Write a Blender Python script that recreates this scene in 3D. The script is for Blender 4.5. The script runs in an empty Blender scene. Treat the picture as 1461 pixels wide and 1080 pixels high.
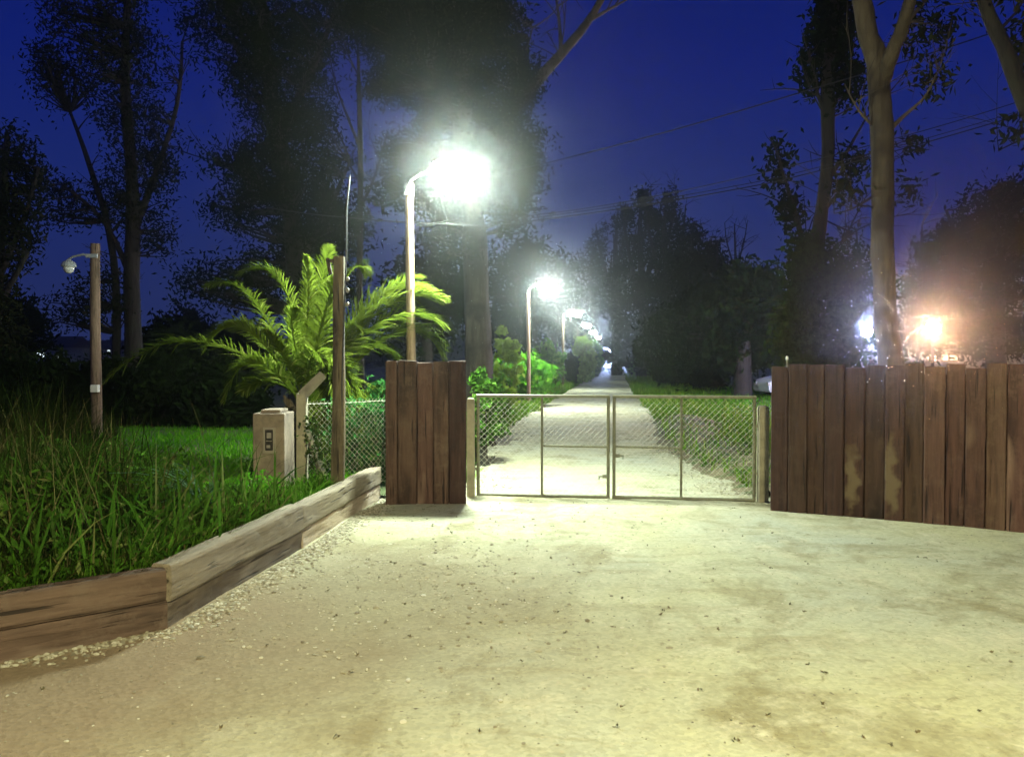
import bpy, bmesh, math, random
import numpy as np
from mathutils import Vector, Matrix, noise as mnoise

# ------------------------------------------------------------------ camera, sky, exposure
SC = bpy.context.scene
COL = SC.collection
RNG = np.random.default_rng(11)
random.seed(11)
FPX, CX, CY, HZ = 1170.0, 730.5, 540.0, 512.0
CAMZ = 1.6
PITCH = math.atan((CY - HZ) / FPX)
TAN = (882.0 - CX) / FPX                      # the track leaves the camera 7.4 degrees to the right

cd = bpy.data.cameras.new('camera')
cam = bpy.data.objects.new('camera', cd)
COL.objects.link(cam)
cam.location = (0, 0, CAMZ)
cam.rotation_euler = (math.radians(90) - PITCH, 0, 0)
cd.sensor_width = 36
cd.lens = 36 * FPX / 1461
cd.clip_end = 3000
cd.clip_start = 0.05
SC.camera = cam

W = bpy.data.worlds.new('World')
SC.world = W
W.use_nodes = True
wn = W.node_tree
wn.nodes.clear()
def wnode(t, **k):
    n = wn.nodes.new(t)
    for a, b in k.items():
        setattr(n, a, b)
    return n
wo = wnode('ShaderNodeOutputWorld')
bg = wnode('ShaderNodeBackground')
sky = wnode('ShaderNodeTexSky', sky_type='NISHITA', sun_disc=False)
sky.sun_elevation = math.radians(-2.5)
sky.sun_rotation = math.radians(215)
tc = wnode('ShaderNodeTexCoord')
sp = wnode('ShaderNodeSeparateXYZ')
rp = wnode('ShaderNodeValToRGB')
rp.color_ramp.elements[0].position = 0.0
rp.color_ramp.elements[0].color = (0.026, 0.040, 0.145, 1)
rp.color_ramp.elements[1].position = 0.55
rp.color_ramp.elements[1].color = (0.0018, 0.006, 0.095, 1)
e = rp.color_ramp.elements.new(0.16); e.color = (0.011, 0.024, 0.165, 1)
e = rp.color_ramp.elements.new(0.32); e.color = (0.004, 0.012, 0.168, 1)
wn.links.new(tc.outputs['Generated'], sp.inputs[0])
wn.links.new(sp.outputs['Z'], rp.inputs[0])
mul = wnode('ShaderNodeMix', data_type='RGBA', blend_type='MULTIPLY')
mul.inputs['Factor'].default_value = 1
mul.inputs[7].default_value = (0.010, 0.025, 0.07, 1)
add = wnode('ShaderNodeMix', data_type='RGBA', blend_type='ADD')
add.inputs['Factor'].default_value = 1
wn.links.new(sky.outputs[0], mul.inputs[6])
wn.links.new(rp.outputs[0], add.inputs[6])
wn.links.new(mul.outputs[2], add.inputs[7])
wn.links.new(add.outputs[2], bg.inputs['Color'])
bg.inputs['Strength'].default_value = 0.86
wn.links.new(bg.outputs[0], wo.inputs['Surface'])

SC.view_settings.view_transform = 'Standard'
SC.view_settings.look = 'None'
SC.view_settings.exposure = 0.0
SC.view_settings.gamma = 1.0
SC.render.engine = 'CYCLES'
cy = SC.cycles
cy.max_bounces = 4; cy.diffuse_bounces = 2; cy.glossy_bounces = 2
cy.transmission_bounces = 3; cy.volume_bounces = 0; cy.transparent_max_bounces = 6
cy.sample_clamp_indirect = 4.0
cy.use_denoising = True
cy.denoising_input_passes = 'RGB_ALBEDO'

LAMP_W = 1080.0       # radiance of a street lamp's lens
BLOOM_D, BLOOM_G = 0.0016, 0.95

# ------------------------------------------------------------------ helpers
def at(px, py, Y):
    """world point seen at photo pixel (px, py) at forward distance Y"""
    u = (px - CX) / FPX; v = (CY - py) / FPX
    dy = math.cos(PITCH) + v * math.sin(PITCH)
    dz = -math.sin(PITCH) + v * math.cos(PITCH)
    s = Y / dy
    return np.array((u * s, Y, CAMZ + dz * s))

def track(lat, z, h=0.0):
    """point beside the track: lateral offset from the line through the camera, distance, height"""
    return np.array((z * TAN + lat, z, h))

def props(o, label=None, cat=None, group=None, kind=None):
    if label: o['label'] = label
    if cat: o['category'] = cat
    if group: o['group'] = group
    if kind: o['kind'] = kind
    return o

class MB:
    def __init__(s):
        s.v = []; s.f = []; s.n = 0
    def addv(s, V, F):
        V = np.asarray(V, float)
        s.v.append(V)
        n = s.n
        s.f.extend([tuple(int(i) + n for i in f) for f in F])
        s.n += len(V)
    def box(s, c, d, R=None):
        x, y, z = np.array(d) / 2.0
        V = np.array([(-x,-y,-z),(x,-y,-z),(x,y,-z),(-x,y,-z),(-x,-y,z),(x,-y,z),(x,y,z),(-x,y,z)])
        if R is not None: V = V @ np.array(R).T
        s.addv(V + np.array(c), [(0,3,2,1),(4,5,6,7),(0,1,5,4),(1,2,6,5),(2,3,7,6),(3,0,4,7)])
    def tube(s, P, R, n=8, cap=True, wob=0.0, rng=RNG):
        P = np.asarray(P, float); m = len(P)
        R = np.full(m, R) if np.isscalar(R) else np.asarray(R, float)
        T = np.gradient(P, axis=0)
        T /= np.linalg.norm(T, axis=1)[:, None] + 1e-9
        up = np.array((0, 0, 1.0)) if abs(T[0][2]) < 0.9 else np.array((1.0, 0, 0))
        V = []
        ang = np.linspace(0, 2 * math.pi, n, endpoint=False)
        a = np.cross(T[0], up); a /= np.linalg.norm(a)
        for i in range(m):
            a = a - T[i] * a.dot(T[i]); a /= np.linalg.norm(a) + 1e-9
            b = np.cross(T[i], a)
            rr = R[i] * (1 + wob * rng.uniform(-1, 1, n))
            V.append(P[i] + (np.cos(ang) * rr)[:, None] * a + (np.sin(ang) * rr)[:, None] * b)
        V = np.concatenate(V)
        F = []
        for i in range(m - 1):
            for j in range(n):
                k = (j + 1) % n
                F.append((i*n+j, i*n+k, (i+1)*n+k, (i+1)*n+j))
        if cap:
            F.append(tuple(range(n - 1, -1, -1))); F.append(tuple((m - 1) * n + j for j in range(n)))
        s.addv(V, F)
    def lathe(s, c, prof, n=16, axis=None):
        """prof: list of (r, z)"""
        V = []; F = []
        for r, z in prof:
            for j in range(n):
                a = 2 * math.pi * j / n
                V.append((r * math.cos(a), r * math.sin(a), z))
        for i in range(len(prof) - 1):
            for j in range(n):
                k = (j + 1) % n
                F.append((i*n+j, i*n+k, (i+1)*n+k, (i+1)*n+j))
        F.append(tuple(range(n - 1, -1, -1))); F.append(tuple((len(prof) - 1) * n + j for j in range(n)))
        V = np.array(V)
        if axis is not None: V = V @ np.array(axis).T
        s.addv(V + np.array(c), F)

def link(name, V, F, mat, parent=None, origin=(0, 0, 0), smooth=False):
    me = bpy.data.meshes.new(name)
    V = np.asarray(V, float) - np.array(origin)
    me.from_pydata(V, [], F)
    if smooth:
        me.polygons.foreach_set('use_smooth', np.ones(len(me.polygons), bool))
    me.update()
    me.materials.append(mat)
    o = bpy.data.objects.new(name, me)
    COL.objects.link(o)
    if parent is not None:
        o.parent = parent
    else:
        o.location = origin
    return o

def build(mb, name, mat, parent=None, origin=(0, 0, 0), smooth=False):
    return link(name, np.concatenate(mb.v), mb.f, mat, parent, origin, smooth)

def empty(name, loc, label, cat, group=None):
    o = bpy.data.objects.new(name, None)
    COL.objects.link(o)
    o.location = loc
    o.empty_display_size = 0.2
    return props(o, label, cat, group)

def copy_tree(o, parent=None):
    c = o.copy(); COL.objects.link(c)
    if parent is not None: c.parent = parent
    for ch in list(o.children):
        copy_tree(ch, c)
    return c

def rotz(a):
    c, s = math.cos(a), math.sin(a)
    return np.array(((c, -s, 0), (s, c, 0), (0, 0, 1.0)))
def rotx(a):
    c, s = math.cos(a), math.sin(a)
    return np.array(((1.0, 0, 0), (0, c, -s), (0, s, c)))
def roty(a):
    c, s = math.cos(a), math.sin(a)
    return np.array(((c, 0, s), (0, 1.0, 0), (-s, 0, c)))

# ------------------------------------------------------------------ materials
def newmat(name):
    m = bpy.data.materials.new(name); m.use_nodes = True
    nt = m.node_tree
    return m, nt, nt.nodes['Principled BSDF'], nt.nodes['Material Output']
def N(nt, t, **k):
    n = nt.nodes.new(t)
    for a, b in k.items(): setattr(n, a, b)
    return n
def mixc(nt, fac, a, b, blend='MIX'):
    n = N(nt, 'ShaderNodeMix', data_type='RGBA', blend_type=blend)
    for sock, val in ((n.inputs['Factor'], fac), (n.inputs[6], a), (n.inputs[7], b)):
        if hasattr(val, 'is_output') or isinstance(val, bpy.types.NodeSocket): nt.links.new(val, sock)
        elif isinstance(val, (int, float)): sock.default_value = val
        else: sock.default_value = (*val, 1) if len(val) == 3 else val
    return n.outputs[2]
def noi(nt, vec, scale, detail=4, rough=0.55, lo=0.4, hi=0.6, dist=0.0):
    n = N(nt, 'ShaderNodeTexNoise'); n.inputs['Scale'].default_value = scale
    n.inputs['Detail'].default_value = detail; n.inputs['Roughness'].default_value = rough
    n.inputs['Distortion'].default_value = dist
    if vec is not None: nt.links.new(vec, n.inputs['Vector'])
    m = N(nt, 'ShaderNodeMapRange'); m.inputs['From Min'].default_value = lo; m.inputs['From Max'].default_value = hi
    nt.links.new(n.outputs['Fac'], m.inputs['Value'])
    return m.outputs['Result']
def bump(nt, bs, h, strength=0.4, dist=0.01):
    b = N(nt, 'ShaderNodeBump'); b.inputs['Strength'].default_value = strength; b.inputs['Distance'].default_value = dist
    nt.links.new(h, b.inputs['Height']); nt.links.new(b.outputs['Normal'], bs.inputs['Normal'])

def leafmat(name, c1, c2, c3=None, trans=0.35, sc=1.2, spec=0.15):
    m, nt, bs, out = newmat(name)
    g = N(nt, 'ShaderNodeNewGeometry')
    co = N(nt, 'ShaderNodeTexCoord').outputs['Object']
    col = mixc(nt, noi(nt, co, sc, 3, lo=0.35, hi=0.65), c1, c2)
    if c3 is not None:
        mr = N(nt, 'ShaderNodeMapRange'); mr.inputs['From Min'].default_value = 0.82; mr.inputs['From Max'].default_value = 0.95
        nt.links.new(g.outputs['Random Per Island'], mr.inputs['Value'])
        col = mixc(nt, mr.outputs['Result'], col, c3)
    hv = N(nt, 'ShaderNodeHueSaturation')
    mv = N(nt, 'ShaderNodeMapRange'); mv.inputs['To Min'].default_value = 0.6; mv.inputs['To Max'].default_value = 1.35
    nt.links.new(g.outputs['Random Per Island'], mv.inputs['Value'])
    nt.links.new(mv.outputs['Result'], hv.inputs['Value']); nt.links.new(col, hv.inputs['Color'])
    nt.nodes.remove(bs); bs = N(nt, 'ShaderNodeBsdfDiffuse'); nt.links.new(hv.outputs['Color'], bs.inputs['Color'])
    tr = N(nt, 'ShaderNodeBsdfTranslucent'); nt.links.new(hv.outputs['Color'], tr.inputs['Color'])
    mx = N(nt, 'ShaderNodeMixShader'); mx.inputs[0].default_value = trans
    nt.links.new(bs.outputs[0], mx.inputs[1]); nt.links.new(tr.outputs[0], mx.inputs[2])
    nt.links.new(mx.outputs[0], out.inputs['Surface'])
    return m

def barkmat(name, c1, c2, c3, sc=1.0):
    m, nt, bs, out = newmat(name)
    co = N(nt, 'ShaderNodeTexCoord').outputs['Object']
    mp = N(nt, 'ShaderNodeMapping'); mp.inputs['Scale'].default_value = (6 * sc, 6 * sc, 0.9 * sc)
    nt.links.new(co, mp.inputs[0])
    col = mixc(nt, noi(nt, mp.outputs[0], 1.6, 6, 0.65), c1, c2)
    col = mixc(nt, noi(nt, co, 1.3 * sc, 3, lo=0.5, hi=0.62), col, c3)
    nt.links.new(col, bs.inputs['Base Color']); bs.inputs['Roughness'].default_value = 0.9
    bump(nt, bs, noi(nt, mp.outputs[0], 3.0, 6, 0.7, 0.2, 0.8), 0.7, 0.02)
    return m

def woodmat(name, axis, dark, mid, pale, palepatch=0.0, stain=(0.03, 0.02, 0.015)):
    """weathered sleeper wood, grain along the given axis, each piece its own tone"""
    m, nt, bs, out = newmat(name)
    co = N(nt, 'ShaderNodeTexCoord').outputs['Object']
    oi = N(nt, 'ShaderNodeObjectInfo')
    off = N(nt, 'ShaderNodeVectorMath', operation='SCALE'); off.inputs[0].default_value = (31.0, 17.0, 23.0)
    nt.links.new(oi.outputs['Random'], off.inputs['Scale'])
    ad = N(nt, 'ShaderNodeVectorMath', operation='ADD'); nt.links.new(co, ad.inputs[0]); nt.links.new(off.outputs[0], ad.inputs[1])
    mp = N(nt, 'ShaderNodeMapping')
    s = [14.0, 14.0, 14.0]; s[axis] = 1.1
    mp.inputs['Scale'].default_value = s
    nt.links.new(ad.outputs[0], mp.inputs[0])
    grain = noi(nt, mp.outputs[0], 1.5, 7, 0.65, 0.3, 0.7, 0.4)
    fine = noi(nt, mp.outputs[0], 6.0, 5, 0.6, 0.3, 0.7)
    col = mixc(nt, grain, dark, mid)
    ms = N(nt, 'ShaderNodeMapping')
    s2 = [2.6, 2.6, 2.6]; s2[axis] = 0.8
    ms.inputs['Scale'].default_value = s2
    nt.links.new(ad.outputs[0], ms.inputs[0])
    col = mixc(nt, noi(nt, ms.outputs[0], 1.0, 4, 0.6, 0.52, 0.66), col, stain)
    patch = noi(nt, ms.outputs[0], 0.75, 3, 0.5, 0.66 - palepatch, 0.74 - palepatch, 0.6)
    col = mixc(nt, patch, col, pale)
    col = mixc(nt, noi(nt, ad.outputs[0], 7.0, 7, 0.75, 0.50, 0.72), col, mixc(nt, 0.5, dark, pale))
    mc = N(nt, 'ShaderNodeMapping'); s3 = [34.0, 34.0, 34.0]; s3[axis] = 1.6; mc.inputs['Scale'].default_value = s3; nt.links.new(ad.outputs[0], mc.inputs[0])
    crack = noi(nt, mc.outputs[0], 1.0, 3, 0.55, 0.62, 0.68, 0.3)
    col = mixc(nt, crack, col, tuple(0.65 * x for x in stain))
    hv = N(nt, 'ShaderNodeHueSaturation')
    mv = N(nt, 'ShaderNodeMapRange'); mv.inputs['To Min'].default_value = 0.62; mv.inputs['To Max'].default_value = 1.45
    nt.links.new(oi.outputs['Random'], mv.inputs['Value']); nt.links.new(mv.outputs['Result'], hv.inputs['Value'])
    mh = N(nt, 'ShaderNodeMapRange'); mh.inputs['To Min'].default_value = 0.485; mh.inputs['To Max'].default_value = 0.512
    mm = N(nt, 'ShaderNodeMath', operation='FRACT'); m7 = N(nt, 'ShaderNodeMath', operation='MULTIPLY'); m7.inputs[1].default_value = 7.3
    nt.links.new(oi.outputs['Random'], m7.inputs[0]); nt.links.new(m7.outputs[0], mm.inputs[0])
    nt.links.new(mm.outputs[0], mh.inputs['Value']); nt.links.new(mh.outputs['Result'], hv.inputs['Hue'])
    nt.links.new(col, hv.inputs['Color'])
    col = mixc(nt, 0.35, hv.outputs['Color'], mixc(nt, fine, (0.55, 0.55, 0.55), (1.25, 1.25, 1.25)), 'MULTIPLY')
    nt.links.new(col, bs.inputs['Base Color']); bs.inputs['Roughness'].default_value = 0.82
    bs.inputs['Specular IOR Level'].default_value = 0.25
    hb = N(nt, 'ShaderNodeMath', operation='SUBTRACT'); nt.links.new(grain, hb.inputs[0]); nt.links.new(crack, hb.inputs[1])
    bump(nt, bs, hb.outputs[0], 0.7, 0.012)
    return m

def flatmat(name, c, rough=0.6, metal=0.0, var=0.25, sc=8.0):
    m, nt, bs, out = newmat(name)
    co = N(nt, 'ShaderNodeTexCoord').outputs['Object']
    n = noi(nt, co, sc, 5, 0.6, 0.3, 0.7)
    col = mixc(nt, n, tuple(x * (1 - var) for x in c), tuple(min(1, x * (1 + var)) for x in c))
    nt.links.new(col, bs.inputs['Base Color']); bs.inputs['Roughness'].default_value = rough
    bs.inputs['Metallic'].default_value = metal
    bump(nt, bs, n, 0.15, 0.004)
    return m

def emit(name, c, s):
    m, nt, bs, out = newmat(name)
    bs.inputs['Base Color'].default_value = (0.8, 0.8, 0.8, 1)
    bs.inputs['Emission Color'].default_value = (*c, 1)
    bs.inputs['Emission Strength'].default_value = s
    return m

M = {}
M['leaf_gum'] = leafmat('leaf_gum', (0.014, 0.021, 0.008), (0.024, 0.031, 0.011), (0.036, 0.038, 0.015), 0.25, 0.6, 0.02)
M['leaf_dark'] = leafmat('leaf_dark', (0.009, 0.017, 0.005), (0.018, 0.030, 0.008), None, 0.25, 0.5, 0.02)
M['leaf_ivy'] = leafmat('leaf_ivy', (0.022, 0.040, 0.010), (0.042, 0.060, 0.015), None, 0.25, 1.0, 0.03)
M['leaf_bright'] = leafmat('leaf_bright', (0.065, 0.24, 0.012), (0.12, 0.34, 0.022), (0.18, 0.36, 0.04), 0.4, 1.2)
M['leaf_hedge'] = leafmat('leaf_hedge', (0.055, 0.15, 0.016), (0.095, 0.21, 0.028), (0.15, 0.25, 0.05), 0.35, 1.0)
M['leaf_lime'] = leafmat('leaf_lime', (0.20, 0.33, 0.03), (0.27, 0.38, 0.06), None, 0.5, 1.0)
M['leaf_vine'] = leafmat('leaf_vine', (0.03, 0.13, 0.03), (0.06, 0.2, 0.05), (0.12, 0.24, 0.05), 0.4, 2.0)
M['palm'] = leafmat('palm_leaf', (0.085, 0.135, 0.012), (0.13, 0.18, 0.020), (0.19, 0.22, 0.045), 0.55, 1.0)
M['grass'] = leafmat('tall_grass', (0.008, 0.022, 0.003), (0.026, 0.030, 0.006), (0.085, 0.070, 0.026), 0.35, 0.9)
M['lawn'] = leafmat('short_grass', (0.050, 0.20, 0.006), (0.085, 0.25, 0.010), (0.12, 0.25, 0.02), 0.45, 0.8)
M['verge'] = leafmat('verge_grass', (0.075, 0.19, 0.010), (0.12, 0.24, 0.018), (0.22, 0.25, 0.06), 0.4, 0.8)
M['edge'] = leafmat('edge_growth', (0.042, 0.12, 0.007), (0.075, 0.165, 0.015), (0.13, 0.16, 0.04), 0.4, 1.2)
M['weed'] = leafmat('weed_leaf', (0.026, 0.075, 0.007), (0.058, 0.12, 0.015), (0.09, 0.10, 0.03), 0.35, 1.4)
M['blue_leaf'] = leafmat('strap_leaf', (0.07, 0.15, 0.08), (0.12, 0.2, 0.12), (0.2, 0.27, 0.2), 0.3, 2.0)
M['bark_dark'] = barkmat('bark_dark', (0.014, 0.011, 0.008), (0.036, 0.028, 0.020), (0.025, 0.025, 0.014))
M['bark_grey'] = barkmat('bark_grey', (0.05, 0.042, 0.028), (0.10, 0.082, 0.055), (0.035, 0.03, 0.02))
M['bark_pale'] = barkmat('bark_pale', (0.062, 0.046, 0.028), (0.115, 0.085, 0.053), (0.030, 0.020, 0.012), 0.8)
M['bark_palm'] = barkmat('bark_palm', (0.10, 0.075, 0.045), (0.2, 0.16, 0.1), (0.07, 0.06, 0.03), 2.0)
M['sleeper_up'] = woodmat('upright_sleeper', 2, (0.044, 0.023, 0.017), (0.100, 0.054, 0.040), (0.16, 0.105, 0.075), 0.04, (0.030, 0.016, 0.012))
M['sleeper_flat'] = woodmat('edging_sleeper', 0, (0.12, 0.093, 0.066), (0.205, 0.165, 0.12), (0.29, 0.24, 0.175), 0.08, (0.085, 0.066, 0.048))
M['sleeper_warmlit'] = woodmat('warmlit_sleeper', 0, (0.068, 0.041, 0.031), (0.13, 0.08, 0.062), (0.20, 0.14, 0.11), 0.12, (0.040, 0.026, 0.021))  # sleeper wood with the tint of warm light put into its colour
M['sleeper_lamplit'] = woodmat('lamplit_sleeper', 0, (0.25, 0.205, 0.14), (0.38, 0.325, 0.23), (0.44, 0.38, 0.28), 0.06, (0.16, 0.125, 0.085))  # sleeper wood made paler, the near lamp's brightness put into its colour
M['sleeper_worn'] = woodmat('worn_sleeper', 2, (0.034, 0.018, 0.013), (0.098, 0.053, 0.039), (0.16, 0.105, 0.072), 0.02, (0.028, 0.015, 0.011))
def wear(m):
    nt = m.node_tree; bs = nt.nodes['Principled BSDF']
    old = bs.inputs['Base Color'].links[0].from_socket
    co = N(nt, 'ShaderNodeTexCoord').outputs['Object']; oi = N(nt, 'ShaderNodeObjectInfo')
    wn_ = N(nt, 'ShaderNodeTexNoise'); wn_.inputs['Scale'].default_value = 7; wn_.inputs['Detail'].default_value = 6; rs = N(nt, 'ShaderNodeVectorMath', operation='SCALE'); rs.inputs[0].default_value = (9, 5, 13); nt.links.new(oi.outputs['Random'], rs.inputs['Scale'])
    rd = N(nt, 'ShaderNodeVectorMath', operation='ADD'); nt.links.new(co, rd.inputs[0]); nt.links.new(rs.outputs[0], rd.inputs[1]); nt.links.new(rd.outputs[0], wn_.inputs['Vector'])
    a = N(nt, 'ShaderNodeVectorMath', operation='MULTIPLY_ADD'); a.inputs[1].default_value = (0.24, 0, 0.8)
    nt.links.new(wn_.outputs['Color'], a.inputs[0]); nt.links.new(co, a.inputs[2])
    b = N(nt, 'ShaderNodeVectorMath', operation='MULTIPLY_ADD'); b.inputs[1].default_value = (15, 0, 2.5); b.inputs[2].default_value = (-1.5, 0, -2.2)
    nt.links.new(a.outputs[0], b.inputs[0])
    l = N(nt, 'ShaderNodeVectorMath', operation='LENGTH'); nt.links.new(b.outputs[0], l.inputs[0])
    mr = N(nt, 'ShaderNodeMapRange'); mr.inputs['From Min'].default_value = 1.05; mr.inputs['From Max'].default_value = 0.45; nt.links.new(l.outputs['Value'], mr.inputs['Value'])
    nt.links.new(mixc(nt, mr.outputs['Result'], old, (0.135, 0.098, 0.06)), bs.inputs['Base Color'])
wear(M['sleeper_worn'])
M['pole_wood'] = woodmat('pole_wood', 2, (0.19, 0.13, 0.085), (0.33, 0.24, 0.165), (0.4, 0.3, 0.2), 0.0, (0.11, 0.08, 0.05))
M['post_wood'] = woodmat('post_wood', 2, (0.08, 0.058, 0.034), (0.16, 0.12, 0.075), (0.2, 0.15, 0.1), 0.0)
M['galv'] = flatmat('galvanised_steel', (0.15, 0.145, 0.095), 0.5, 0.1, 0.3, 20)
M['wire'] = flatmat('galvanised_wire', (0.50, 0.49, 0.38), 0.5, 0.0, 0.15, 10)
M['concrete'] = flatmat('concrete', (0.27, 0.24, 0.17), 0.9, 0, 0.3, 6)
M['plaster'] = flatmat('column_plaster', (0.19, 0.145, 0.105), 0.9, 0, 0.5, 5)
M['plaster_frame'] = flatmat('panel_frame', (0.24, 0.20, 0.155), 0.6, 0, 0.1, 9)
M['panel_dark'] = flatmat('panel_glass', (0.035, 0.028, 0.025), 0.25, 0, 0.3, 14)
M['panel_grey'] = flatmat('panel_fittings', (0.22, 0.19, 0.16), 0.5, 0, 0.2, 14)
M['metal_grey'] = flatmat('lamp_housing', (0.30, 0.31, 0.31), 0.5, 0.3, 0.12, 10)
M['cable'] = flatmat('cable_black', (0.03, 0.03, 0.03), 0.6, 0, 0.1, 5)
M['cable_grey'] = flatmat('cable_grey', (0.11, 0.11, 0.10), 0.5, 0.2, 0.1, 5)
M['white_plastic'] = flatmat('white_plastic', (0.62, 0.6, 0.55), 0.4, 0, 0.08, 5)
M['glass_off'] = flatmat('unlit_globe', (0.45, 0.45, 0.44), 0.2, 0, 0.05, 5)
M['lens'] = emit('street_lamp_lens', (0.84, 1.0, 0.84), LAMP_W)
M['lens_warm'] = emit('warm_lamp_lens', (0.97, 0.92, 0.51), 1320)
M['lens_far'] = emit('far_street_lamp_lens', (0.86, 1.0, 0.90), 130)
M['lens_third'] = emit('third_street_lamp_lens', (0.86, 1.0, 0.90), 480)
M['lens_mid'] = emit('mid_street_lamp_lens', (0.86, 1.0, 0.90), 900)
M['lens_orange'] = emit('orange_lamp_lens', (1.0, 0.54, 0.26), 2600)
M['lens_blue'] = emit('blue_lamp_lens', (0.42, 0.55, 1.0), 4200)
M['window_lit'] = emit('lit_window', (1.0, 0.72, 0.45), 1.2)
M['window_cool'] = emit('cool_lit_window', (0.8, 0.95, 1.0), 1.6)
M['house_wall'] = flatmat('house_wall', (0.3, 0.28, 0.25), 0.9, 0, 0.15, 1)
M['roof'] = flatmat('house_roof', (0.12, 0.07, 0.05), 0.9, 0, 0.2, 3)
M['car_white'] = flatmat('car_paint', (0.62, 0.64, 0.66), 0.25, 0, 0.03, 1)
M['car_glass'] = flatmat('car_glass', (0.03, 0.035, 0.04), 0.1, 0, 0.1, 1)
M['rubber'] = flatmat('tyre_rubber', (0.02, 0.02, 0.02), 0.8, 0, 0.2, 5)

def groundmats():
    m, nt, bs, out = newmat('gravel')
    co = N(nt, 'ShaderNodeTexCoord').outputs['Object']
    mp = N(nt, 'ShaderNodeMapping'); mp.inputs['Scale'].default_value = (1, 0.8, 1); nt.links.new(co, mp.inputs[0])
    v = mp.outputs[0]
    col = mixc(nt, noi(nt, v, 0.55, 5, 0.6, 0.35, 0.65), (0.43, 0.41, 0.255), (0.40, 0.405, 0.315))
    ms_ = N(nt, 'ShaderNodeMapping'); ms_.inputs['Scale'].default_value = (0.7, 3.4, 1); ms_.inputs['Rotation'].default_value = (0, 0, 0.25); nt.links.new(co, ms_.inputs[0])
    col = mixc(nt, noi(nt, ms_.outputs[0], 1.3, 7, 0.7, 0.52, 0.70, 0.5), col, (0.32, 0.285, 0.175))
    col = mixc(nt, noi(nt, v, 1.1, 7, 0.68, 0.50, 0.66, 0.8), col, (0.25, 0.22, 0.125))
    col = mixc(nt, noi(nt, v, 2.6, 7, 0.72, 0.52, 0.68), col, (0.49, 0.46, 0.33))
    col = mixc(nt, noi(nt, v, 7.5, 5, 0.7, 0.58, 0.72, 0.6), col, (0.24, 0.205, 0.12))
    # damp brown soil by the timber edging, a patch of its own shape
    dist = N(nt, 'ShaderNodeVectorMath', operation='DISTANCE'); dist.inputs[1].default_value = (-0.95, 5.3 * 0.8, 0)
    wv = N(nt, 'ShaderNodeTexNoise'); wv.inputs['Scale'].default_value = 1.3; wv.inputs['Detail'].default_value = 5; nt.links.new(v, wv.inputs['Vector'])
    wsc = N(nt, 'ShaderNodeVectorMath', operation='MULTIPLY_ADD'); wsc.inputs[1].default_value = (1.6, 1.6, 0); 
    nt.links.new(wv.outputs['Color'], wsc.inputs[0]); nt.links.new(v, wsc.inputs[2])
    sb = N(nt, 'ShaderNodeVectorMath', operation='SUBTRACT'); sb.inputs[1].default_value = (0.8, 0.8, 0); nt.links.new(wsc.outputs[0], sb.inputs[0])
    nt.links.new(sb.outputs[0], dist.inputs[0])
    dm = N(nt, 'ShaderNodeMapRange'); dm.inputs['From Min'].default_value = 2.2; dm.inputs['From Max'].default_value = 0.7
    nt.links.new(dist.outputs['Value'], dm.inputs['Value'])
    dfac = N(nt, 'ShaderNodeMath', operation='MULTIPLY'); dfac.inputs[1].default_value = 0.8; nt.links.new(dm.outputs['Result'], dfac.inputs[0])
    col = mixc(nt, dfac.outputs[0], col, (0.23, 0.19, 0.115))
    d2 = N(nt, 'ShaderNodeVectorMath', operation='DISTANCE'); d2.inputs[1].default_value = (-2.6, 3.3, 0)
    nt.links.new(sb.outputs[0], d2.inputs[0])
    dm2 = N(nt, 'ShaderNodeMapRange'); dm2.inputs['From Min'].default_value = 2.0; dm2.inputs['From Max'].default_value = 0.8
    nt.links.new(d2.outputs['Value'], dm2.inputs['Value'])
    col = mixc(nt, dm2.outputs['Result'], col, (0.235, 0.175, 0.11))
    vo = N(nt, 'ShaderNodeTexVoronoi'); vo.inputs['Scale'].default_value = 46; nt.links.new(co, vo.inputs['Vector'])
    sw = N(nt, 'ShaderNodeSeparateColor'); nt.links.new(vo.outputs['Color'], sw.inputs[0])
    peb = mixc(nt, sw.outputs[0], (0.86, 0.855, 0.84), (1.12, 1.12, 1.11))
    col = mixc(nt, 0.8, col, peb, 'MULTIPLY')
    sp2 = noi(nt, co, 26, 3, 0.5, 0.69, 0.75)
    col = mixc(nt, sp2, col, (0.13, 0.11, 0.07))
    nt.links.new(col, bs.inputs['Base Color']); bs.inputs['Roughness'].default_value = 0.95
    bs.inputs['Specular IOR Level'].default_value = 0.15
    hh = N(nt, 'ShaderNodeMath', operation='ADD')
    nt.links.new(noi(nt, co, 9, 8, 0.72, 0.2, 0.8), hh.inputs[0]); nt.links.new(vo.outputs['Distance'], hh.inputs[1])
    bump(nt, bs, hh.outputs[0], 0.30, 0.03)
    M['gravel'] = m
    m, nt, bs, out = newmat('earth')
    co = N(nt, 'ShaderNodeTexCoord').outputs['Object']
    col = mixc(nt, noi(nt, co, 0.7, 6, 0.6), (0.045, 0.075, 0.018), (0.10, 0.085, 0.045))
    col = mixc(nt, noi(nt, co, 5, 5, 0.7, 0.5, 0.7), col, (0.05, 0.10, 0.02))
    nt.links.new(col, bs.inputs['Base Color']); bs.inputs['Roughness'].default_value = 0.95
    bump(nt, bs, noi(nt, co, 12, 6, 0.7, 0.2, 0.8), 0.6, 0.04)
    M['earth'] = m
    m, nt, bs, out = newmat('bare_soil')
    co = N(nt, 'ShaderNodeTexCoord').outputs['Object']
    col = mixc(nt, noi(nt, co, 1.6, 6, 0.65), (0.13, 0.10, 0.05), (0.22, 0.18, 0.10))
    col = mixc(nt, noi(nt, co, 4, 5, 0.7, 0.48, 0.6), col, (0.05, 0.085, 0.015))
    nt.links.new(col, bs.inputs['Base Color']); bs.inputs['Roughness'].default_value = 0.95
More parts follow.
